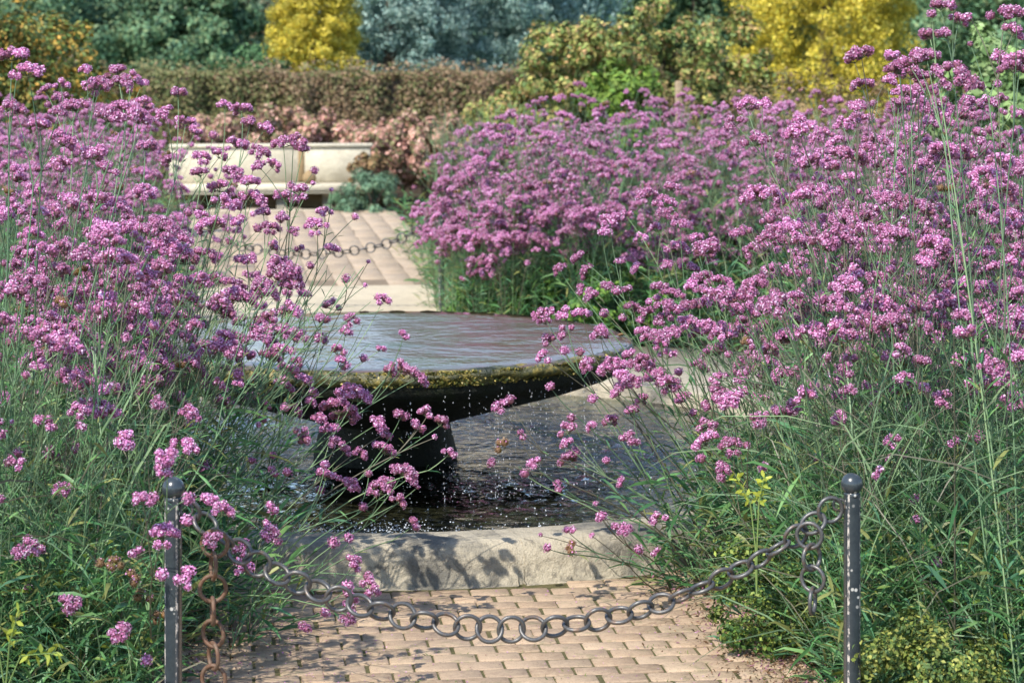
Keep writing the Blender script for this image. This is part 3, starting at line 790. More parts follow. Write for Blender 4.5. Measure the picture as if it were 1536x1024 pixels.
def sprawl(base, heads, label, seed, per=3, group=None, node=.16, lean=None):
    """a verbena plant whose heads stand at measured places: heads = [(px,py,size,D)]"""
    rg = np.random.default_rng(seed); st = MB(); lf = MB()
    base = np.array([base[0], base[1], 0.0])
    root = empty('verbena_plant', base); tag(root, label, 'verbena', group)
    H = [(W(x, y, D)-base, s) for x, y, s, D in heads]
    left = list(range(len(H)))
    while left:
        i = min(left, key=lambda k: -H[k][0][2]); left.remove(i); grp = [i]
        left.sort(key=lambda k: np.linalg.norm(H[k][0]-H[i][0]))
        while left and len(grp) < per+rg.integers(-1, 2) and np.linalg.norm(H[left[0]][0]-H[i][0]) < .26: grp.append(left.pop(0))
        C = np.mean([H[k][0] for k in grp], 0); b0 = np.array([rg.normal()*.05, rg.normal()*.05, 0])
        dr = nrm(C-b0); spreadr = max([np.linalg.norm(H[k][0]-C) for k in grp])
        nd = C-dr*min(.45*np.linalg.norm(C-b0), node*.5+spreadr*1.1)
        up = np.array([0, 0, 1.0]); u = np.linspace(0, 1, 10)[:, None]
        sag = (up*.09-np.array([dr[0], dr[1], 0])*.07)*np.linalg.norm(nd-b0)
        pts = b0+(nd-b0)*u+sag*4*u*(1-u)*.6+rg.normal(size=3)*.02*u*(1-u)*4
        cs = pal(rg, STEMC, 1, vary=.12)[0]; tube(st, pts, np.linspace(.0030, .0018, 10), 4, cs)
        add_stem_leaves(lf, pts, rg, .05, .6, .07, .11); add_stem_leaves(lf, pts, rg, .6, 1.0, .11, .05)
        tg = nrm(pts[-1]-pts[-2])
        for k in grp:
            p, s = H[k]; v = np.linspace(0, 1, 6)[:, None]; ln = np.linalg.norm(p-nd)
            bp = nd+(p-nd)*v+(tg*.16*ln)*4*v*(1-v)*.5
            tube(st, bp, np.linspace(.0018, .0011, 6), 4, cs*1.05)
            t2 = nrm(bp[-1]-bp[-2]); lst = HEADS[s]
            if ln > .1 and rg.random() < .6: add_stem_leaves(lf, bp, rg, .4, .6, .2, .04)
            o = bpy.data.objects.new('flower_head', lst[rg.integers(len(lst))]); COL.objects.link(o); o.parent = root
            f = rg.uniform(.9, 1.12)
            o.matrix_local = Matrix.Translation(p-t2*.008)@basis(t2+np.array([0, -.15, .45])+rg.normal(size=3)*.1, rg.uniform(0, 6.28))@Matrix.Diagonal((f, f, f, 1))
    N = 130; r = rg.random(N)**.5*.2; a = rg.uniform(0, 2*PI, N); P = np.stack([r*np.cos(a), r*np.sin(a), rg.random(N)*.4], -1)
    D = np.stack([np.cos(a)*.8, np.sin(a)*.8, rg.uniform(-.1, 1.3, N)], -1); l = rg.uniform(.06, .16, N)
    blades(lf, P, D, l, l*.1, pal(rg, GREENS, N), rg, .5)
    link('stems', st.mesh('stems', M['stem']), root); link('leaves', lf.mesh('leaves', M['leaf']), root)
    return root
def hs(s, D0, dd=.25, seed=0):
    rg = np.random.default_rng(seed); out = []
    for t in s.split():
        x, y, k = t.split(','); out.append((float(x), float(y), k, D0+rg.uniform(-dd, dd)))
    return out
sprawl(G(300, 7.7)[:2], hs('531,598,x 510,620,x 564,637,m 573,652,m 601,626,m 642,622,m 662,637,m 624,643,m 577,677,l 672,682,m 540,684,m 517,678,m 503,668,m 496,648,m 653,656,b', 7.9, .15, 1), 'verbena with the largest purple head, leaning right across the fountain pedestal', 301)
sprawl(G(345, 7.5)[:2], hs('522,729,l 489,716,m 480,737,s 604,709,l 612,718,m 580,727,m 571,738,l 597,754,m 543,763,s 553,712,s 627,730,b 487,698,s 619,788,s 430,710,s 407,710,s', 7.7, .15, 2), 'verbena leaning right low across the pool, pink heads above the splashing water', 302)
sprawl(G(215, 7.9)[:2], hs('480,632,m 451,655,m 456,664,s 442,618,m 428,613,s 463,604,m 458,572,m 472,593,s 423,575,m 410,684,s 378,692,s 339,714,s 302,704,l 281,695,m 334,606,m 390,630,s', 8.1, .2, 3), 'verbena leaning right before the left half of the fountain basin', 303)
sprawl(G(230, 7.9)[:2], hs('573,453,m 605,505,s 570,525,s 524,482,m 518,500,m 482,483,m 507,530,m 512,548,m 600,556,l 625,568,l 585,560,m 478,510,s 450,505,m 545,540,s 430,470,m', 8.2, .2, 4), 'tall verbena reaching right across the water film on the basin', 304)
sprawl(G(200, 6.9)[:2], hs('244,805,l 207,831,s 281,783,s 251,705,m 251,687,m 215,754,m 230,748,s 283,749,s 317,756,m 334,770,m 244,863,s 281,868,m 182,951,m 219,991,s 105,905,m 103,915,s 320,812,m', 6.05, .06, 5), 'verbena with a round pink head touching the near left post', 305)
sprawl(G(255, 7.6)[:2], hs('364,822,m 366,853,m 408,766,s 400,797,m 410,807,m 500,815,s 525,812,s 530,846,m 550,866,s 555,883,m 520,881,s 525,903,m 522,922,m 488,920,s 461,942,s 409,767,s', 7.0, .2, 6), 'low verbena trailing pink heads over the left end of the barrier chain', 306)
sprawl(G(60, 6.9)[:2], hs('40,825,l 43,884,s 25,690,m 28,700,s 182,661,m 148,618,l 125,640,s 95,567,m 75,500,l 90,520,m 0,750,s 160,846,f 178,848,f 198,870,f 213,900,f 239,929,f', 6.5, .2, 7), 'verbena at far left of the foreground with a broad pink head and tan spent heads', 307)
sprawl(G(1080, 8.3)[:2], hs('816,474,l 818,484,m 850,474,m 875,474,m 850,500,m 824,513,m 818,537,m 901,505,m 846,527,s 881,551,m 933,553,m 909,557,m 941,577,l 826,581,s 870,530,s', 8.4, .2, 8), 'tall verbena leaning left over the right edge of the basin', 308)
sprawl(G(1120, 8.1)[:2], hs('951,618,m 889,600,s 917,634,m 889,642,m 858,628,s 850,648,m 850,668,m 856,690,l 945,662,m 909,692,s 931,723,s 836,733,s 802,698,m 788,712,s 965,600,m 985,570,l', 8.1, .2, 9), 'verbena leaning left over the pool, heads stacked in a column', 309)
sprawl(G(1040, 8.2)[:2], hs('780,654,s 755,672,f 737,696,s 751,614,m 766,601,s 901,775,s 893,755,b 854,799,s 822,823,s 810,803,b 887,803,b 933,797,m 957,827,s 986,830,s 858,827,f 990,779,m 903,775,s', 7.8, .2, 10), 'sparse verbena with thin branches arching left over the stone pool wall', 310)
sprawl(G(1110, 8.9)[:2], hs('968,295,l 998,307,l 1010,285,m 915,333,l 940,325,m 905,350,m 1000,325,l 1020,340,m 985,345,m 960,360,m 870,388,m 840,405,m 880,410,m 930,395,m 1015,375,l 1045,360,m 955,405,m 1000,400,m 1035,405,l 1060,385,m', 9.0, .3, 21), 'tall verbena arching left with flat heads high behind the basin edge', 321)
sprawl(G(1130, 8.6)[:2], hs('870,437,s 911,433,m 925,438,s 888,446,m 941,434,s 948,463,m 907,472,s 934,478,s 974,453,s 986,448,s 1008,443,l 997,462,m 990,433,m 971,470,m 1009,470,m 1025,467,m 960,481,s 995,480,m 1051,439,m 1064,457,l 1104,453,l', 8.5, .25, 22), 'verbena leaning left, its many heads crowding just above the basin right end', 322)
sprawl(G(1150, 8.4)[:2], hs('965,499,m 972,510,m 993,504,l 1008,501,m 992,517,m 1036,490,m 1057,492,m 1074,501,l 1085,488,s 1113,501,m 900,502,m 946,534,m 881,550,m 914,553,l 958,548,l 969,551,m 979,564,m 1000,535,m', 8.2, .25, 23), 'verbena leaning left with heads against the pale far pool wall', 323)
sprawl(G(1170, 8.2)[:2], hs('935,567,m 946,578,l 928,590,m 999,575,m 1009,585,m 1081,571,m 1018,560,s 1111,567,m 1076,588,m 1102,596,l 1040,620,s 1060,640,m 1120,560,m 1150,540,m 1165,575,s 1140,600,m', 7.9, .25, 24), 'verbena with pink heads in front of the curved pale far wall', 324)
sprawl(G(1200, 7.4)[:2], hs('1099,605,l 1167,622,l 1186,615,m 1132,633,m 1207,598,m 1259,598,m 1257,630,m 1255,636,s 1307,587,l 1311,613,s 1057,665,l 1102,673,l 1052,690,s 1084,711,m 1147,705,s 1227,688,s', 7.2, .25, 11), 'verbena with loose pink heads above the sagging chain on the right', 311)
sprawl(G(1420, 7.2)[:2], hs('1357,570,m 1359,587,l 1386,583,s 1412,603,m 1507,548,s 1337,665,m 1464,660,m 1429,663,s 1334,690,s 1357,685,s 1316,710,s 1374,751,s 1374,780,s 1404,844,s 1508,877,s 1521,929,s', 7.0, .25, 12), 'verbena with scattered small heads behind the near right post', 312)
sprawl(G(1330, 7.3)[:2], hs('1431,463,l 1447,473,m 1417,490,s 1271,437,l 1274,470,l 1271,510,l 1262,490,m 1157,460,l 1137,430,l 1194,447,m 1241,537,s 1334,537,m 1352,530,m 1180,345,l 1157,350,m 1262,360,l 1325,365,m', 7.0, .3, 13), 'upright verbena with heavy stacked heads in the middle of the right bed', 313)
sprawl(G(1500, 6.6)[:2], hs('1410,12,m 1398,22,s 1431,12,s 1438,32,m 1456,28,s 1395,57,m 1419,54,m 1455,66,b 1390,88,l 1376,92,l 1508,27,l 1525,22,m 1520,50,m 1505,95,l 1520,105,l 1530,92,m 1430,120,x 1450,128,l 1365,100,m', 6.9, .2, 14), 'tallest verbena at the right edge, airy heads rising above the trees', 314)
sprawl(G(1400, 7.2)[:2], hs('1292,85,l 1281,92,m 1340,88,m 1350,108,l 1365,115,l 1385,128,s 1330,122,m 1260,235,l 1285,240,l 1120,162,l 1145,158,m 1101,187,m 1405,242,l 1440,236,l 1480,270,x 1500,285,x 1500,245,l', 7.6, .3, 15), 'tall verbena with flat purple heads standing above the right drift', 315)
sprawl(G(235, 8.15)[:2], hs('327,390,m 370,393,l 382,422,l 360,433,m 317,427,x 425,432,l 455,443,m 387,447,l 388,463,m 433,468,m 483,480,m 498,462,m 363,487,m 395,483,m 407,407,s 440,412,s 480,510,m 437,507,m 408,500,l', 8.5, .2, 31), 'tall verbena leaning right with many heads over the left of the basin', 331)
sprawl(G(215, 8.1)[:2], hs('390,503,l 408,517,m 348,505,m 323,520,m 333,537,m 373,537,m 407,537,m 353,547,m 423,553,m 385,572,m 457,573,m 310,583,m 377,597,m 335,607,l 445,545,m 300,560,m 360,575,s 435,585,s 400,610,s', 8.4, .2, 32), 'verbena leaning right with heads before the left rim of the basin', 332)
sprawl(G(120, 8.0)[:2], hs('287,450,m 260,443,l 230,427,l 200,453,m 280,477,l 247,527,l 230,557,l 177,540,l 175,560,m 217,507,m 240,500,m 80,493,x 90,567,l 143,617,l 183,662,l 243,673,l 267,628,m 283,640,s 265,560,m 250,585,m', 8.0, .3, 33), 'bushy verbena left of the basin with pink heads in a loose column', 333)
sprawl(G(270, 8.1)[:2], hs('455,290,m 430,300,l 420,330,m 405,345,l 440,350,m 395,320,m 380,300,l 370,275,l 350,262,l 410,372,m 425,395,m 300,262,m 330,285,l 345,310,l 360,335,m 450,375,s 465,400,s', 8.3, .25, 34), 'tall verbena with heads against the far path left of the distant chain', 334)
protoT = [make_proto(390+i, 1.32, (.36+.08*i, -.02), .20, 6, .5) for i in range(3)]
for D, dx in [(7.5, .0), (7.75, -.05), (8.0, -.05), (7.6, -.3), (7.9, -.3), (8.2, -.35), (8.4, -.6), (8.1, -.7)]:
    lab, grp = LAB[('L', 0)]
    place(protoT[prg.integers(3)], (bedL(D)+dx, D), prg.normal()*.15, prg.uniform(.85, 1.05), lab, grp, keep, prg)
sprawl(G(90, 8.3)[:2], hs('175,112,l 197,118,m 182,127,l 213,128,m 197,138,s 152,127,l 143,133,l 135,138,m 128,108,m 92,130,m 68,138,m 87,152,l 110,163,l 218,158,m 202,158,m 173,175,m 215,180,m', 8.8, .3, 41), 'tallest verbena left of the bench, heads overlapping the olive shrub', 341)
sprawl(G(190, 8.2)[:2], hs('267,143,m 248,172,l 278,187,l 292,200,m 337,160,m 362,167,l 375,185,m 397,195,m 357,220,l 388,230,l 218,222,l 253,243,m 410,250,m 330,235,m 320,205,s 300,240,l 345,260,m', 8.7, .3, 42), 'tall verbena with heads against the hedge and the left of the bench', 342)
sprawl(G(20, 6.8)[:2], hs('18,88,l 30,85,m 42,112,l 10,165,m 25,170,m 90,170,m 112,163,l 165,180,l 190,175,x 208,182,l 60,192,m 95,215,l 140,235,l', 7.0, .25, 16), 'tall verbena at the left edge with heads against the golden shrub', 316)
sprawl(G(380, 9.0)[:2], hs('425,218,l 440,217,l 455,225,m 390,252,m 472,257,s 437,280,s 497,284,b 487,322,m 532,327,s 475,342,l 497,376,m 520,420,s 440,425,m 470,275,b 553,392,b 549,428,b', 8.4, .2, 17), 'slender verbena with a few heads against the stone bench and far path', 317)

# ------------------------------------------------------------ low foliage in the beds
def lowleaves(name, label, N, region, Lr, Wf, zmax, cols, seed, cat, upb=1.0, tall=.2):
    rg = np.random.default_rng(seed); mb = MB(); P = []
    D = rg.uniform(region[0], region[1], N*3); x = rg.uniform(-1, 1, N*3)*(768/F*D+.3)
    ok = np.array([(a > bedR(d)-.13) or (a < bedL(d)+.13) for a, d in zip(x, D)])&(np.hypot(x-CX, D-CY) > 2.27)
    ok &= np.array([region[2] is None or region[2](a, d) for a, d in zip(x, D)])
    ok &= ~((np.hypot(x-1.13, D-6.5) < .22))
    D, x = D[ok][:N], x[ok][:N]; n = len(D)
    P = np.stack([x, D, rg.random(n)**1.4*zmax], -1); a = rg.uniform(0, 2*PI, n)
    Dr = np.stack([np.cos(a), np.sin(a), rg.uniform(0, 1.8, n)*upb], -1)
    l = rg.uniform(*Lr, n); blades(mb, P, Dr, l, l*Wf*rg.uniform(.7, 1.4, n), pal(rg, cols, n), rg, .6)
    return tag(link(name, mb.mesh(name, M['leaf'])), label, cat, kind='stuff')
lowleaves('bed_foliage', 'dense narrow green leaves filling the beds on both sides of the path', 50000, (6.5, 10.5, None), (.05, .17), .062, .46, GREENS, 31, 'foliage')
lowleaves('bed_foliage', 'green leafy undergrowth beneath the verbena around and beyond the fountain', 42000, (10.5, 22, None), (.07, .20), .07, .50, GREENS, 32, 'foliage')
lowleaves('thin_stems', 'long thin bare stems and grassy blades criss-crossing through the front beds', 15000, (6.55, 11.5, None), (.25, .60), .0085, .80, STEMC, 34, 'stems', 1.6)
lowleaves('weedy_leaves', 'tiny yellow-green leaf tips speckled through the front of the beds', 5000, (6.5, 9, None), (.02, .05), .3, .5, [(.30, .34, .05), (.18, .26, .05)], 33, 'foliage')

def shrub(name, px, D, zc, rx, rz, N, S, cols, label, cat='shrub', seed=0, group=None, nclump=60, trunk=True, asp=.6, w=None, ry=None, zlow=.05, rough=.35, x=None, inner=.45, vary=.22):
    """foliage of small leaves gathered into clumps through an ellipsoid crown, on short woody stems"""
    rg = np.random.default_rng(seed); X = (px-768)/F*D if x is None else x
    ry = ry or rx
    root = empty(name, (X, D, 0)); tag(root, label, cat, group)
    u = nrm(rg.normal(size=(nclump, 3))); rad = rg.uniform(inner, 1.0, nclump)**.6
    C = u*rad[:, None]*np.array([rx, ry, rz]); cr = rg.uniform(.16, .34, nclump)*min(rx, rz)*rough/.35
    cs = rg.uniform(.72, 1.28, nclump)
    k = rg.integers(nclump, size=N); v = nrm(rg.normal(size=(N, 3)))
    P = C[k]+v*(cr[k]*rg.random(N)**.45)[:, None]+np.array([0, 0, zc]); 
    ok = P[:, 2] > zlow; P, k, v = P[ok], k[ok], v[ok]; n = len(P)
    Nn = v*1.0+u[k]*.5+rg.normal(size=(n, 3))*.45+np.array([0, 0, .25])
    mb = MB(); leafcards(mb, P, Nn, S*rg.uniform(.6, 1.35, n), pal(rg, cols, n, w, vary)*cs[k][:, None], rg, asp)
    link('crown', mb.mesh('crown', M['tree']), root)
    if trunk:
        mb = MB()
        if rz > 1.2:
            tr = .05*rz; tube(mb, [(0, 0, 0), (rg.normal()*.05, 0, zc*.5), (rg.normal()*.08, 0, zc+rz*.55)], [tr*1.3, tr, tr*.3], 8)
            for q in range(14): tube(mb, [(0, 0, zc-rz*.5+q*.08*rz), C[q]*.5+np.array([0, 0, zc]), C[q]*.9+np.array([0, 0, zc])], [tr*.4, tr*.25, tr*.08], 5)
        else:
            for q in range(7): tube(mb, [(rg.normal()*.04, rg.normal()*.04, 0), C[q]*.4+np.array([0, 0, zc*.7]), C[q]*.9+np.array([0, 0, zc])], [.012, .008, .004], 5)
        link('trunk', mb.mesh('trunk', M['bark'], True), root)
    return root

# low shrubs near the posts
shrub('box_shrub', 1396, 6.45, .14, .24, .21, 12000, .0075, [(.16, .20, .04), (.07, .12, .03), (.32, .33, .08), (.10, .16, .05)], 'small yellow-green box shrub at the foot of the near right post', seed=41, nclump=60, zlow=.0, trunk=False)
shrub('box_shrub', 1160, 7.35, .20, .20, .22, 7500, .0075, [(.10, .17, .035), (.05, .10, .03), (.24, .28, .06)], 'small-leaved green shrub behind the right end of the near chain', seed=42, nclump=50, zlow=.0, trunk=False)
shrub('green_perennial', 905, 15.1, .22, .55, .24, 13000, .018, [(.10, .20, .04), (.06, .14, .035), (.16, .26, .05)], 'bright green leafy clump just behind the right of the basin', 'plant', seed=43, zlow=.0, nclump=60)
shrub('green_perennial', 760, 15.4, .18, .4, .20, 8000, .018, [(.10, .20, .04), (.06, .14, .035), (.16, .26, .05)], 'low green leafy clump behind the middle of the basin', 'plant', seed=44, zlow=.0, nclump=40)
def sprig(px, py, D, label, seed, dirs):
    rg = np.random.default_rng(seed); b = W(px, py, D); root = empty('leafy_sprig', (b[0], b[1], 0)); tag(root, label, 'sprig')
    st = MB(); lf = MB()
    for dx, dy, L in dirs:
        e = np.array([dx, -.05, dy])*L; p0 = np.array([0, 0, b[2]-.0]); pts = np.stack([p0*.55, p0*.8+e*.05, p0+e*.3, p0+e])
        tube(st, pts, [.003, .0025, .002, .001], 5, (.2, .28, .08))
        n = 16; t = np.linspace(.25, 1, n)[:, None]; P = p0+e*t; a = np.arange(n)*2.4
        blades(lf, P, nrm(e)*.6+np.stack([np.cos(a), np.sin(a)*.5, np.sin(a)], -1)*.7, .03, .012, pal(rg, [(.42, .45, .06), (.34, .40, .06)], n, vary=.1), rg, .2)
    link('stem', st.mesh('stem', M['stem']), root); link('leaves', lf.mesh('leaves', M['leaf']), root)
sprig(8, 985, 6.0, 'bright yellow-green leafy sprig at the bottom left corner', 51, [(1, .1, .13), (.3, 1, .12), (-.6, .8, .1)])
sprig(1135, 770, 7.0, 'yellow-green leafy sprig above the right end of the chain', 52, [(-.5, .9, .13), (.2, 1, .11)])

# fallen petals and litter on the path
rg = np.random.default_rng(61); mb = MB(); N = 5200
a = rg.uniform(-.9, 2.2, N); s = rg.uniform(-1, 1, N); s = np.sign(s)*np.abs(s)**.65; s = s*1.0
s = np.where(rg.random(N) < .45, -np.abs(s), s)
P = np.array([pth(x, y, .0345) for x, y in zip(a, s)]); ok = np.hypot(P[:, 0]-CX, P[:, 1]-CY) > 2.27; P = P[ok]
leafcards(mb, P, np.tile([0, 0, 1.0], (len(P), 1))+rg.normal(size=(len(P), 3))*.35, rg.uniform(.0018, .0040, len(P)), pal(rg, [(.42, .17, .38), (.30, .14, .22), (.20, .11, .09), (.5, .26, .46)], len(P)), rg)
tag(link('fallen_petals', mb.mesh('fallen_petals', M['litter'])), 'tiny fallen purple petals scattered over the brick path', 'petals', kind='stuff')
mb = MB(); N = 9000; a = rg.uniform(-.9, 2.2, N); s = 1.0-.06+rg.normal(size=N)*.12; s = np.where(rg.random(N) < .3, -s, s)
P = np.array([pth(x, y, .03+abs(rg.normal())*.008) for x, y in zip(a, s)]); ok = np.hypot(P[:, 0]-CX, P[:, 1]-CY) > 2.27; P = P[ok]
leafcards(mb, P, np.tile([0, 0, 1.0], (len(P), 1))+rg.normal(size=(len(P), 3))*.6, rg.uniform(.003, .011, len(P)), pal(rg, [(.16, .09, .05), (.22, .13, .08), (.10, .06, .035), (.30, .14, .20)], len(P)), rg, .35)
tag(link('leaf_litter', mb.mesh('leaf_litter', M['litter'])), 'brown leaf litter along the edges of the brick path', 'leaf litter', kind='stuff')
mb = MB(); N = 900; P = []
for _ in range(90):
    a0, s0 = rg.uniform(-.8, 2.15), rg.uniform(-.95, .95)
    for _ in range(14): P.append(pth(a0+rg.normal()*.012, s0+rg.normal()*.03, .022))
P = np.array(P); P = P[np.hypot(P[:, 0]-CX, P[:, 1]-CY) > 2.26]
blades(mb, P, rg.normal(size=P.shape)*np.array([1, 1, .3])+np.array([0, 0, .9]), rg.uniform(.008, .028, len(P)), .003, pal(rg, [(.14, .20, .05), (.20, .26, .06), (.09, .14, .04)], len(P)), rg)
tag(link('joint_weeds', mb.mesh('joint_weeds', M['leaf'])), 'small moss and grass tufts growing in the brick joints', 'weeds', kind='stuff')

# ------------------------------------------------------------ stone bench
DB = 27.0
bn = empty('stone_bench', (*G(408, DB)[:2], -.035), PANG); tag(bn, 'pale cream stone bench with low panelled back and dark gap under the seat', 'bench')
def bpart(name, c, s, mat=None, bev=.012):
    mb = MB(); box(mb, c, s, 0, bev); link(name, mb.mesh(name, M[mat or 'bench']), bn)
bpart('back_panel', (-.42, .22, .52), (1.46, .10, .40)); bpart('back_panel', (.74, .22, .52), (.76, .10, .40))
bpart('joint_strip', (.335, .21, .53), (.075, .10, .39), 'benchwear')
bpart('back_coping', (0, .222, .735), (2.30, .15, .045))
bpart('seat', (0, .02, .275), (2.35, .42, .085)); 
bpart('seat_moulding', (0, -.0, .222), (2.28, .36, .03))
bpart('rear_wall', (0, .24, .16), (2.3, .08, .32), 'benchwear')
for x in (-.85, .1, .62):
    mb = MB(); pr = [(-.14, .0), (-.16, .03), (-.14, .06), (-.06, .10), (-.03, .15), (-.08, .19), (-.13, .208)]
    pts = pr+[(.14, .208), (.14, 0)]; n = len(pts)
    v = [(x-.05, y, z) for y, z in pts]+[(x+.05, y, z) for y, z in pts]
    mb.add(v+[(x-.05, .04, .1), (x+.05, .04, .1)], quads=[[i, (i+1) % n, n+(i+1) % n, n+i] for i in range(n)], tris=[[i, (i+1) % n, 2*n] for i in range(n)]+[[n+i, n+(i+1) % n, 2*n+1] for i in range(n)])
    link('scrolled_leg', mb.mesh('scrolled_leg', M['bench']), bn)
mb = MB(); lathe([(.001, 0), (.05, .005), (.075, .04), (.08, .075), (.06, .12), (.03, .15), (.001, .16)], 20, mb)
o = link('stone_ball', mb.mesh('stone_ball', M['benchwear'], True)); o.location = (*G(464, DB-.05)[:2], .283); tag(o, 'rounded brown stone knob resting on the bench seat', 'stone')
# low step at the end of the far path
mb = MB(); p = pth(20.2, 0); box(mb, (p[0], p[1], -.01), (2.2, .20, .09), PANG, .01); tag(link('step', mb.mesh('step', M['paving'])), 'pale stone step at the far end of the path before the bench', 'step')

# ------------------------------------------------------------ hedge and borders
def hedge():
    rg = np.random.default_rng(71); D = 31.5; x0, x1 = -11.0, 3.0; h = 1.9-(108-HY)*D/F; th = 1.2
    root = empty('clipped_hedge', ((x0+x1)/2, D, 0)); tag(root, 'long flat-topped clipped hedge with brown and green leaves behind the bench', 'hedge')
    N = 95000; X = rg.uniform(x0, x1, N); f = rg.random(N) < .72
    dep = np.abs(rg.normal(size=N))*.06
    bumpy = .07*np.sin(X*3.1)+.06*np.sin(X*7.7+1)+.05*np.sin(X*13+3)+.05*rg.normal(size=N)
    Y = np.where(f, dep+bumpy, rg.uniform(0, th, N)); Z = np.where(f, rg.uniform(0, h, N), h-dep*.6+.03*np.sin(X*5)+.03*np.sin(X*11.3)+(rg.random(N) < .12)*rg.random(N)*.16)
    Nn = np.where(f[:, None], [[0, -1, .3]], [[0, -.2, 1]])+rg.normal(size=(N, 3))*.6
    patch = np.sin(X*1.1)+np.sin(X*2.3+Z*4)+np.sin(X*5+Z*9)*.6+rg.normal(size=N)
    c = np.where((patch > .2)[:, None], pal(rg, [(.21, .20, .085), (.26, .22, .10), (.14, .17, .06)], N), pal(rg, [(.32, .20, .125), (.27, .18, .11), (.20, .17, .08)], N))
    mb = MB(); leafcards(mb, np.stack([X-(x0+x1)/2, Y, Z], -1), Nn, rg.uniform(.016, .036, N), c, rg)
    link('foliage', mb.mesh('foliage', M['tree']), root)
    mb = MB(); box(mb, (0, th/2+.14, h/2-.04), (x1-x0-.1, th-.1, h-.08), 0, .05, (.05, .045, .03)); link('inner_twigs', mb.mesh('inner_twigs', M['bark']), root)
hedge()
PINK = [(.60, .33, .27), (.50, .26, .20), (.66, .40, .32), (.28, .24, .12), (.20, .20, .09)]
pk = [(330, 28.6, .62, .55, .42), (415, 28.7, .68, .6, .42), (500, 28.6, .64, .6, .40), (575, 28.0, .60, .55, .42), (640, 27.8, .66, .6, .42), (700, 28.2, .62, .5, .4)]
plab = ['salmon-pink leaved shrub behind the left end of the bench', 'salmon-pink leaved shrub rising behind the bench back', 'salmon-pink shrub above the right panel of the bench', 'coppery shrub spilling over the right end of the bench', 'reddish shrub between the bench and the right verbena drift', 'brown-pink shrub at the right foot of the hedge']
for i, (px, D, zc, rx, rz) in enumerate(pk): shrub('coppery_shrub', px, D, zc, rx, rz, 9000, .028, PINK, plab[i], seed=80+i, nclump=60, zlow=.0, inner=.3)
shrub('coppery_shrub', 553, 26.7, .34, .22, .36, 3600, .024, [(.33, .20, .10), (.28, .15, .09), (.22, .17, .08)], 'small rusty shrub hanging over the end of the bench seat', seed=88, nclump=30, zlow=0)
shrub('lavender_clump', 560, 26.2, .16, .32, .34, 5200, .026, [(.16, .27, .17), (.11, .21, .13), (.22, .33, .2)], 'blue-green leafy clump at the right end of the bench', 'plant', seed=89, nclump=40, zlow=0, asp=.3)
shrub('lavender_clump', 505, 26.3, .10, .14, .16, 1500, .022, [(.16, .27, .15), (.11, .21, .11)], 'little green plant under the bench edge beside the blue-green clump', 'plant', seed=90, nclump=20, zlow=0, asp=.3)

OLIVE = [(.26, .29, .08), (.19, .25, .07), (.36, .32, .10), (.13, .19, .06), (.40, .26, .11)]
ol = [(765, 25.0, .75, .6, .68, 'olive-brown shrub at the right end of the hedge'), (850, 24.5, 1.05, .62, 1.15, 'golden-olive shrub before the blue-green conifer'), (935, 24.0, 1.15, .65, 1.15, 'bright green and gold shrub in the middle of the border'), (1010, 24.5, 1.1, .6, 1.25, 'tall olive shrub with orange-brown leaf tips'), (1080, 25.5, 1.1, .6, 1.2, 'thin yellow-green shrub left of the round golden conifer')]
for i, (px, D, zc, rx, rz, lb) in enumerate(ol): shrub('border_shrub', px, D, zc, rx, rz, 17000, .028, OLIVE, lb, seed=100+i, nclump=110, inner=.15, rough=.26)
shrub('border_shrub', 930, 23.2, 1.25, .42, .42, 7000, .03, [(.17, .26, .04), (.22, .30, .05), (.12, .2, .04)], 'fresh green bush in front of the olive shrubs', seed=108, nclump=40)
ll = [(20, 21.0, 1.0, .75, 1.45, 'tall golden-brown shrub at the left edge of the border'), (95, 22.0, .95, .6, 1.15, 'yellow-green shrub beside the tall golden shrub on the left'), (155, 22.5, .75, .5, .9, 'low olive shrub at the left end of the hedge'), (-60, 20.5, 1.1, .6, 1.5, 'dark olive shrub cut by the left edge')]
for i, (px, D, zc, rx, rz, lb) in enumerate(ll): shrub('border_shrub', px, D, zc, rx, rz, 16000, .026, [(.24, .24, .06), (.15, .20, .05), (.36, .26, .06), (.10, .16, .045), (.42, .24, .05)], lb, seed=120+i, nclump=100, inner=.2)
BR = [(.30, .19, .09), (.24, .17, .08), (.20, .20, .07), (.36, .24, .12)]
for i, (px, D, zc, rx, rz) in enumerate([(1060, 23.0, .75, .6, .75), (1160, 22.6, .8, .6, .78), (1255, 22.2, .8, .6, .80), (1350, 21.8, .8, .6, .82), (1450, 21.5, .8, .6, .82), (1540, 21.0, .8, .6, .85)]):
    shrub('dry_perennial', px, D, zc, rx, rz, 9000, .028, BR, ['brown seedy perennial below the thin yellow-green shrub', 'brown seedy perennial before the left side of the golden conifer', 'brown seedy perennial before the middle of the golden conifer', 'brown seedy perennial before the right side of the golden conifer', 'brown seedy perennial behind the tall verbena on the right', 'brown seedy perennial at the right edge of the border'][i], 'plant', seed=140+i, nclump=70, asp=.3, inner=.1)
shrub('white_flowered_shrub', 1490, 15.5, 1.45, .38, .52, 9000, .032, [(.24, .34, .12), (.16, .26, .09), (.32, .42, .18)], 'pale green shrub with a few white blooms at the upper right', seed=150, nclump=55)
mb = MB(); box(mb, (0, 0, .76), (.065, .05, 1.52), .3, .01); o = link('wooden_post', mb.mesh('wooden_post', M['wood'])); o.location = (*G(1018, 22.3)[:2], 0); tag(o, 'weathered tan wooden stake among the verbena and olive shrubs', 'post')

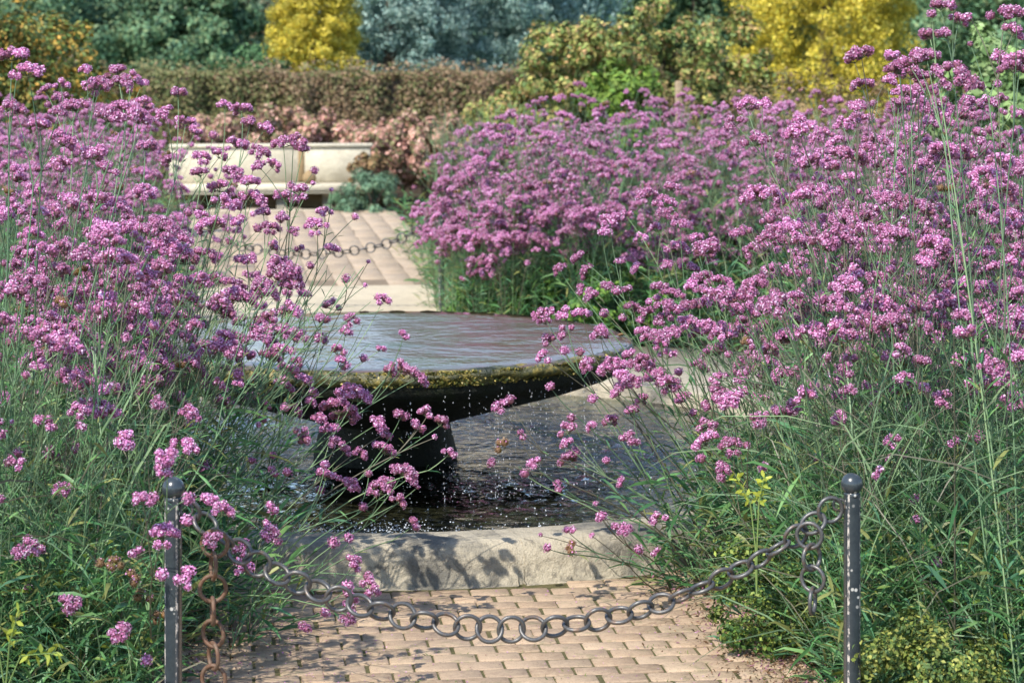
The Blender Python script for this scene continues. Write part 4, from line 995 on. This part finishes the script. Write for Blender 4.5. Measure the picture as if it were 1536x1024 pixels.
# ------------------------------------------------------------ trees
def tree(name, px, D, zc, rx, rz, N, S, cols, label, seed, **k): return shrub(name, px, D, zc, rx, rz, N, S, cols, label, 'tree', seed, **k)
GOLD = [(.66, .54, .06), (.56, .46, .05), (.75, .63, .12), (.32, .32, .05)]
def conifer(px, D, H, R0, N, S, cols, label, seed, cone=.6, name='golden_conifer', lumps=180, lr=.17, zb=.15, ntw=1):
    rg = np.random.default_rng(seed); X = (px-768)/F*D
    root = empty(name, (X, D, 0)); tag(root, label, 'tree')
    h = rg.random(lumps)**.9; a = rg.uniform(0, 2*PI, lumps); r = R0*np.clip(1-cone*h-(h > .85)*(h-.85)*3, .05, 1)*rg.uniform(.60, 1.10, lumps)
    C = np.stack([r*np.cos(a), r*np.sin(a), zb+h*(H-zb)], -1); cr = lr*rg.uniform(.5, 1.45, lumps); cs = rg.uniform(.75, 1.2, lumps)
    k = rg.integers(lumps, size=N); v = nrm(rg.normal(size=(N, 3))); P = C[k]+v*(cr[k]*rg.random(N)**.4)[:, None]*np.array([1, 1, .85])
    mb = MB(); leafcards(mb, P, v+rg.normal(size=(N, 3))*.4, S*rg.uniform(.6, 1.3, N), pal(rg, cols, N, vary=.15)*cs[k][:, None], rg, .45)
    link('crown', mb.mesh('crown', M['tree']), root)
    mb = MB(); tube(mb, [(0, 0, 0), (0, 0, H*.5), (0, 0, H*.93)], [R0*.12, R0*.08, .01], 8); link('trunk', mb.mesh('trunk', M['bark'], True), root)
conifer(470, 38, 3.6, .80, 90000, .029, GOLD, 'narrow golden-yellow conifer behind the hedge', 160, .35, lr=.17, lumps=520)
conifer(1237, 38, 4.2, 1.38, 120000, .030, GOLD, 'broad rounded golden-yellow conifer at the upper right', 161, .12, lr=.23, lumps=620)
BLUE = [(.32, .46, .40), (.24, .37, .32), (.46, .60, .52), (.16, .27, .23)]
conifer(585, 41, 3.7, 1.45, 80000, .038, BLUE, 'blue-green conifer just right of the narrow golden conifer', 162, .3, 'blue_conifer', 430, .27)
conifer(690, 43, 5.6, 1.75, 85000, .038, BLUE, 'large blue-green conifer in the middle of the background', 163, .3, 'blue_conifer', 430, .30)
conifer(800, 45, 6.4, 1.7, 54000, .05, BLUE, 'blue-green conifer behind the golden-olive shrub', 164, .3, 'blue_conifer', 430, .30)
DG = [(.12, .22, .11), (.16, .27, .14), (.09, .18, .10), (.22, .29, .14)]
dt = [(40, 50, 1.9, 2.0, 1.75, 'dark green tree behind the golden shrub on the far left'), (150, 52, 1.8, 1.7, 1.7, 'dark green tree left of the middle, above the hedge end'), (215, 56, 1.5, 1.3, 1.5, 'small dark tree in the gap between two larger dark trees'), (290, 50, 1.7, 1.4, 1.65, 'dark rounded tree behind the left half of the hedge'), (390, 58, 1.8, 1.7, 1.7, 'grey-green tree left of the narrow golden conifer'),
      (900, 56, 3.6, 2.2, 3.3, 'dark green tree behind the middle border shrubs'), (1040, 55, 3.8, 2.1, 3.5, 'dark green tree left of the broad golden conifer'), (1180, 58, 4.2, 2.3, 3.9, 'dark green tree directly behind the broad golden conifer'), (1370, 54, 4.0, 2.2, 3.8, 'dark teal tree right of the broad golden conifer'), (1500, 50, 4.0, 2.1, 3.8, 'dark brownish green tree at the upper right corner')]
for i, (px, D, zc, rx, rz, lb) in enumerate(dt): tree('dark_tree', px, D, zc, rx, rz, 42000, .055, DG if i != 4 else [(.10, .15, .09), (.07, .12, .06), (.17, .12, .07)], lb, 180+i, nclump=130, inner=.25)
shrub('green_bush', 378, 36, .95, .75, .78, 8000, .04, [(.10, .20, .08), (.07, .15, .06)], 'mid-green rounded bush peeping over the hedge', seed=195)
tree_far = [(x, 95) for x in (-200, 60, 480, 760, 1000, 1300, 1600)]
for i, (px, D) in enumerate(tree_far): tree('distant_tree', px, D, 1.8, 5.5, 2.0+(i % 3)*.3, 15000, .15, DG, ['distant tree far beyond the left golden shrub', 'distant tree glimpsed between the dark trees on the left', 'distant tree behind the narrow golden conifer', 'distant tree behind the large blue-green conifer', 'distant tree behind the olive shrubs', 'distant tree behind the broad golden conifer', 'distant tree beyond the upper right corner'][i], 210+i, nclump=90)
print('objects', len(bpy.data.objects))
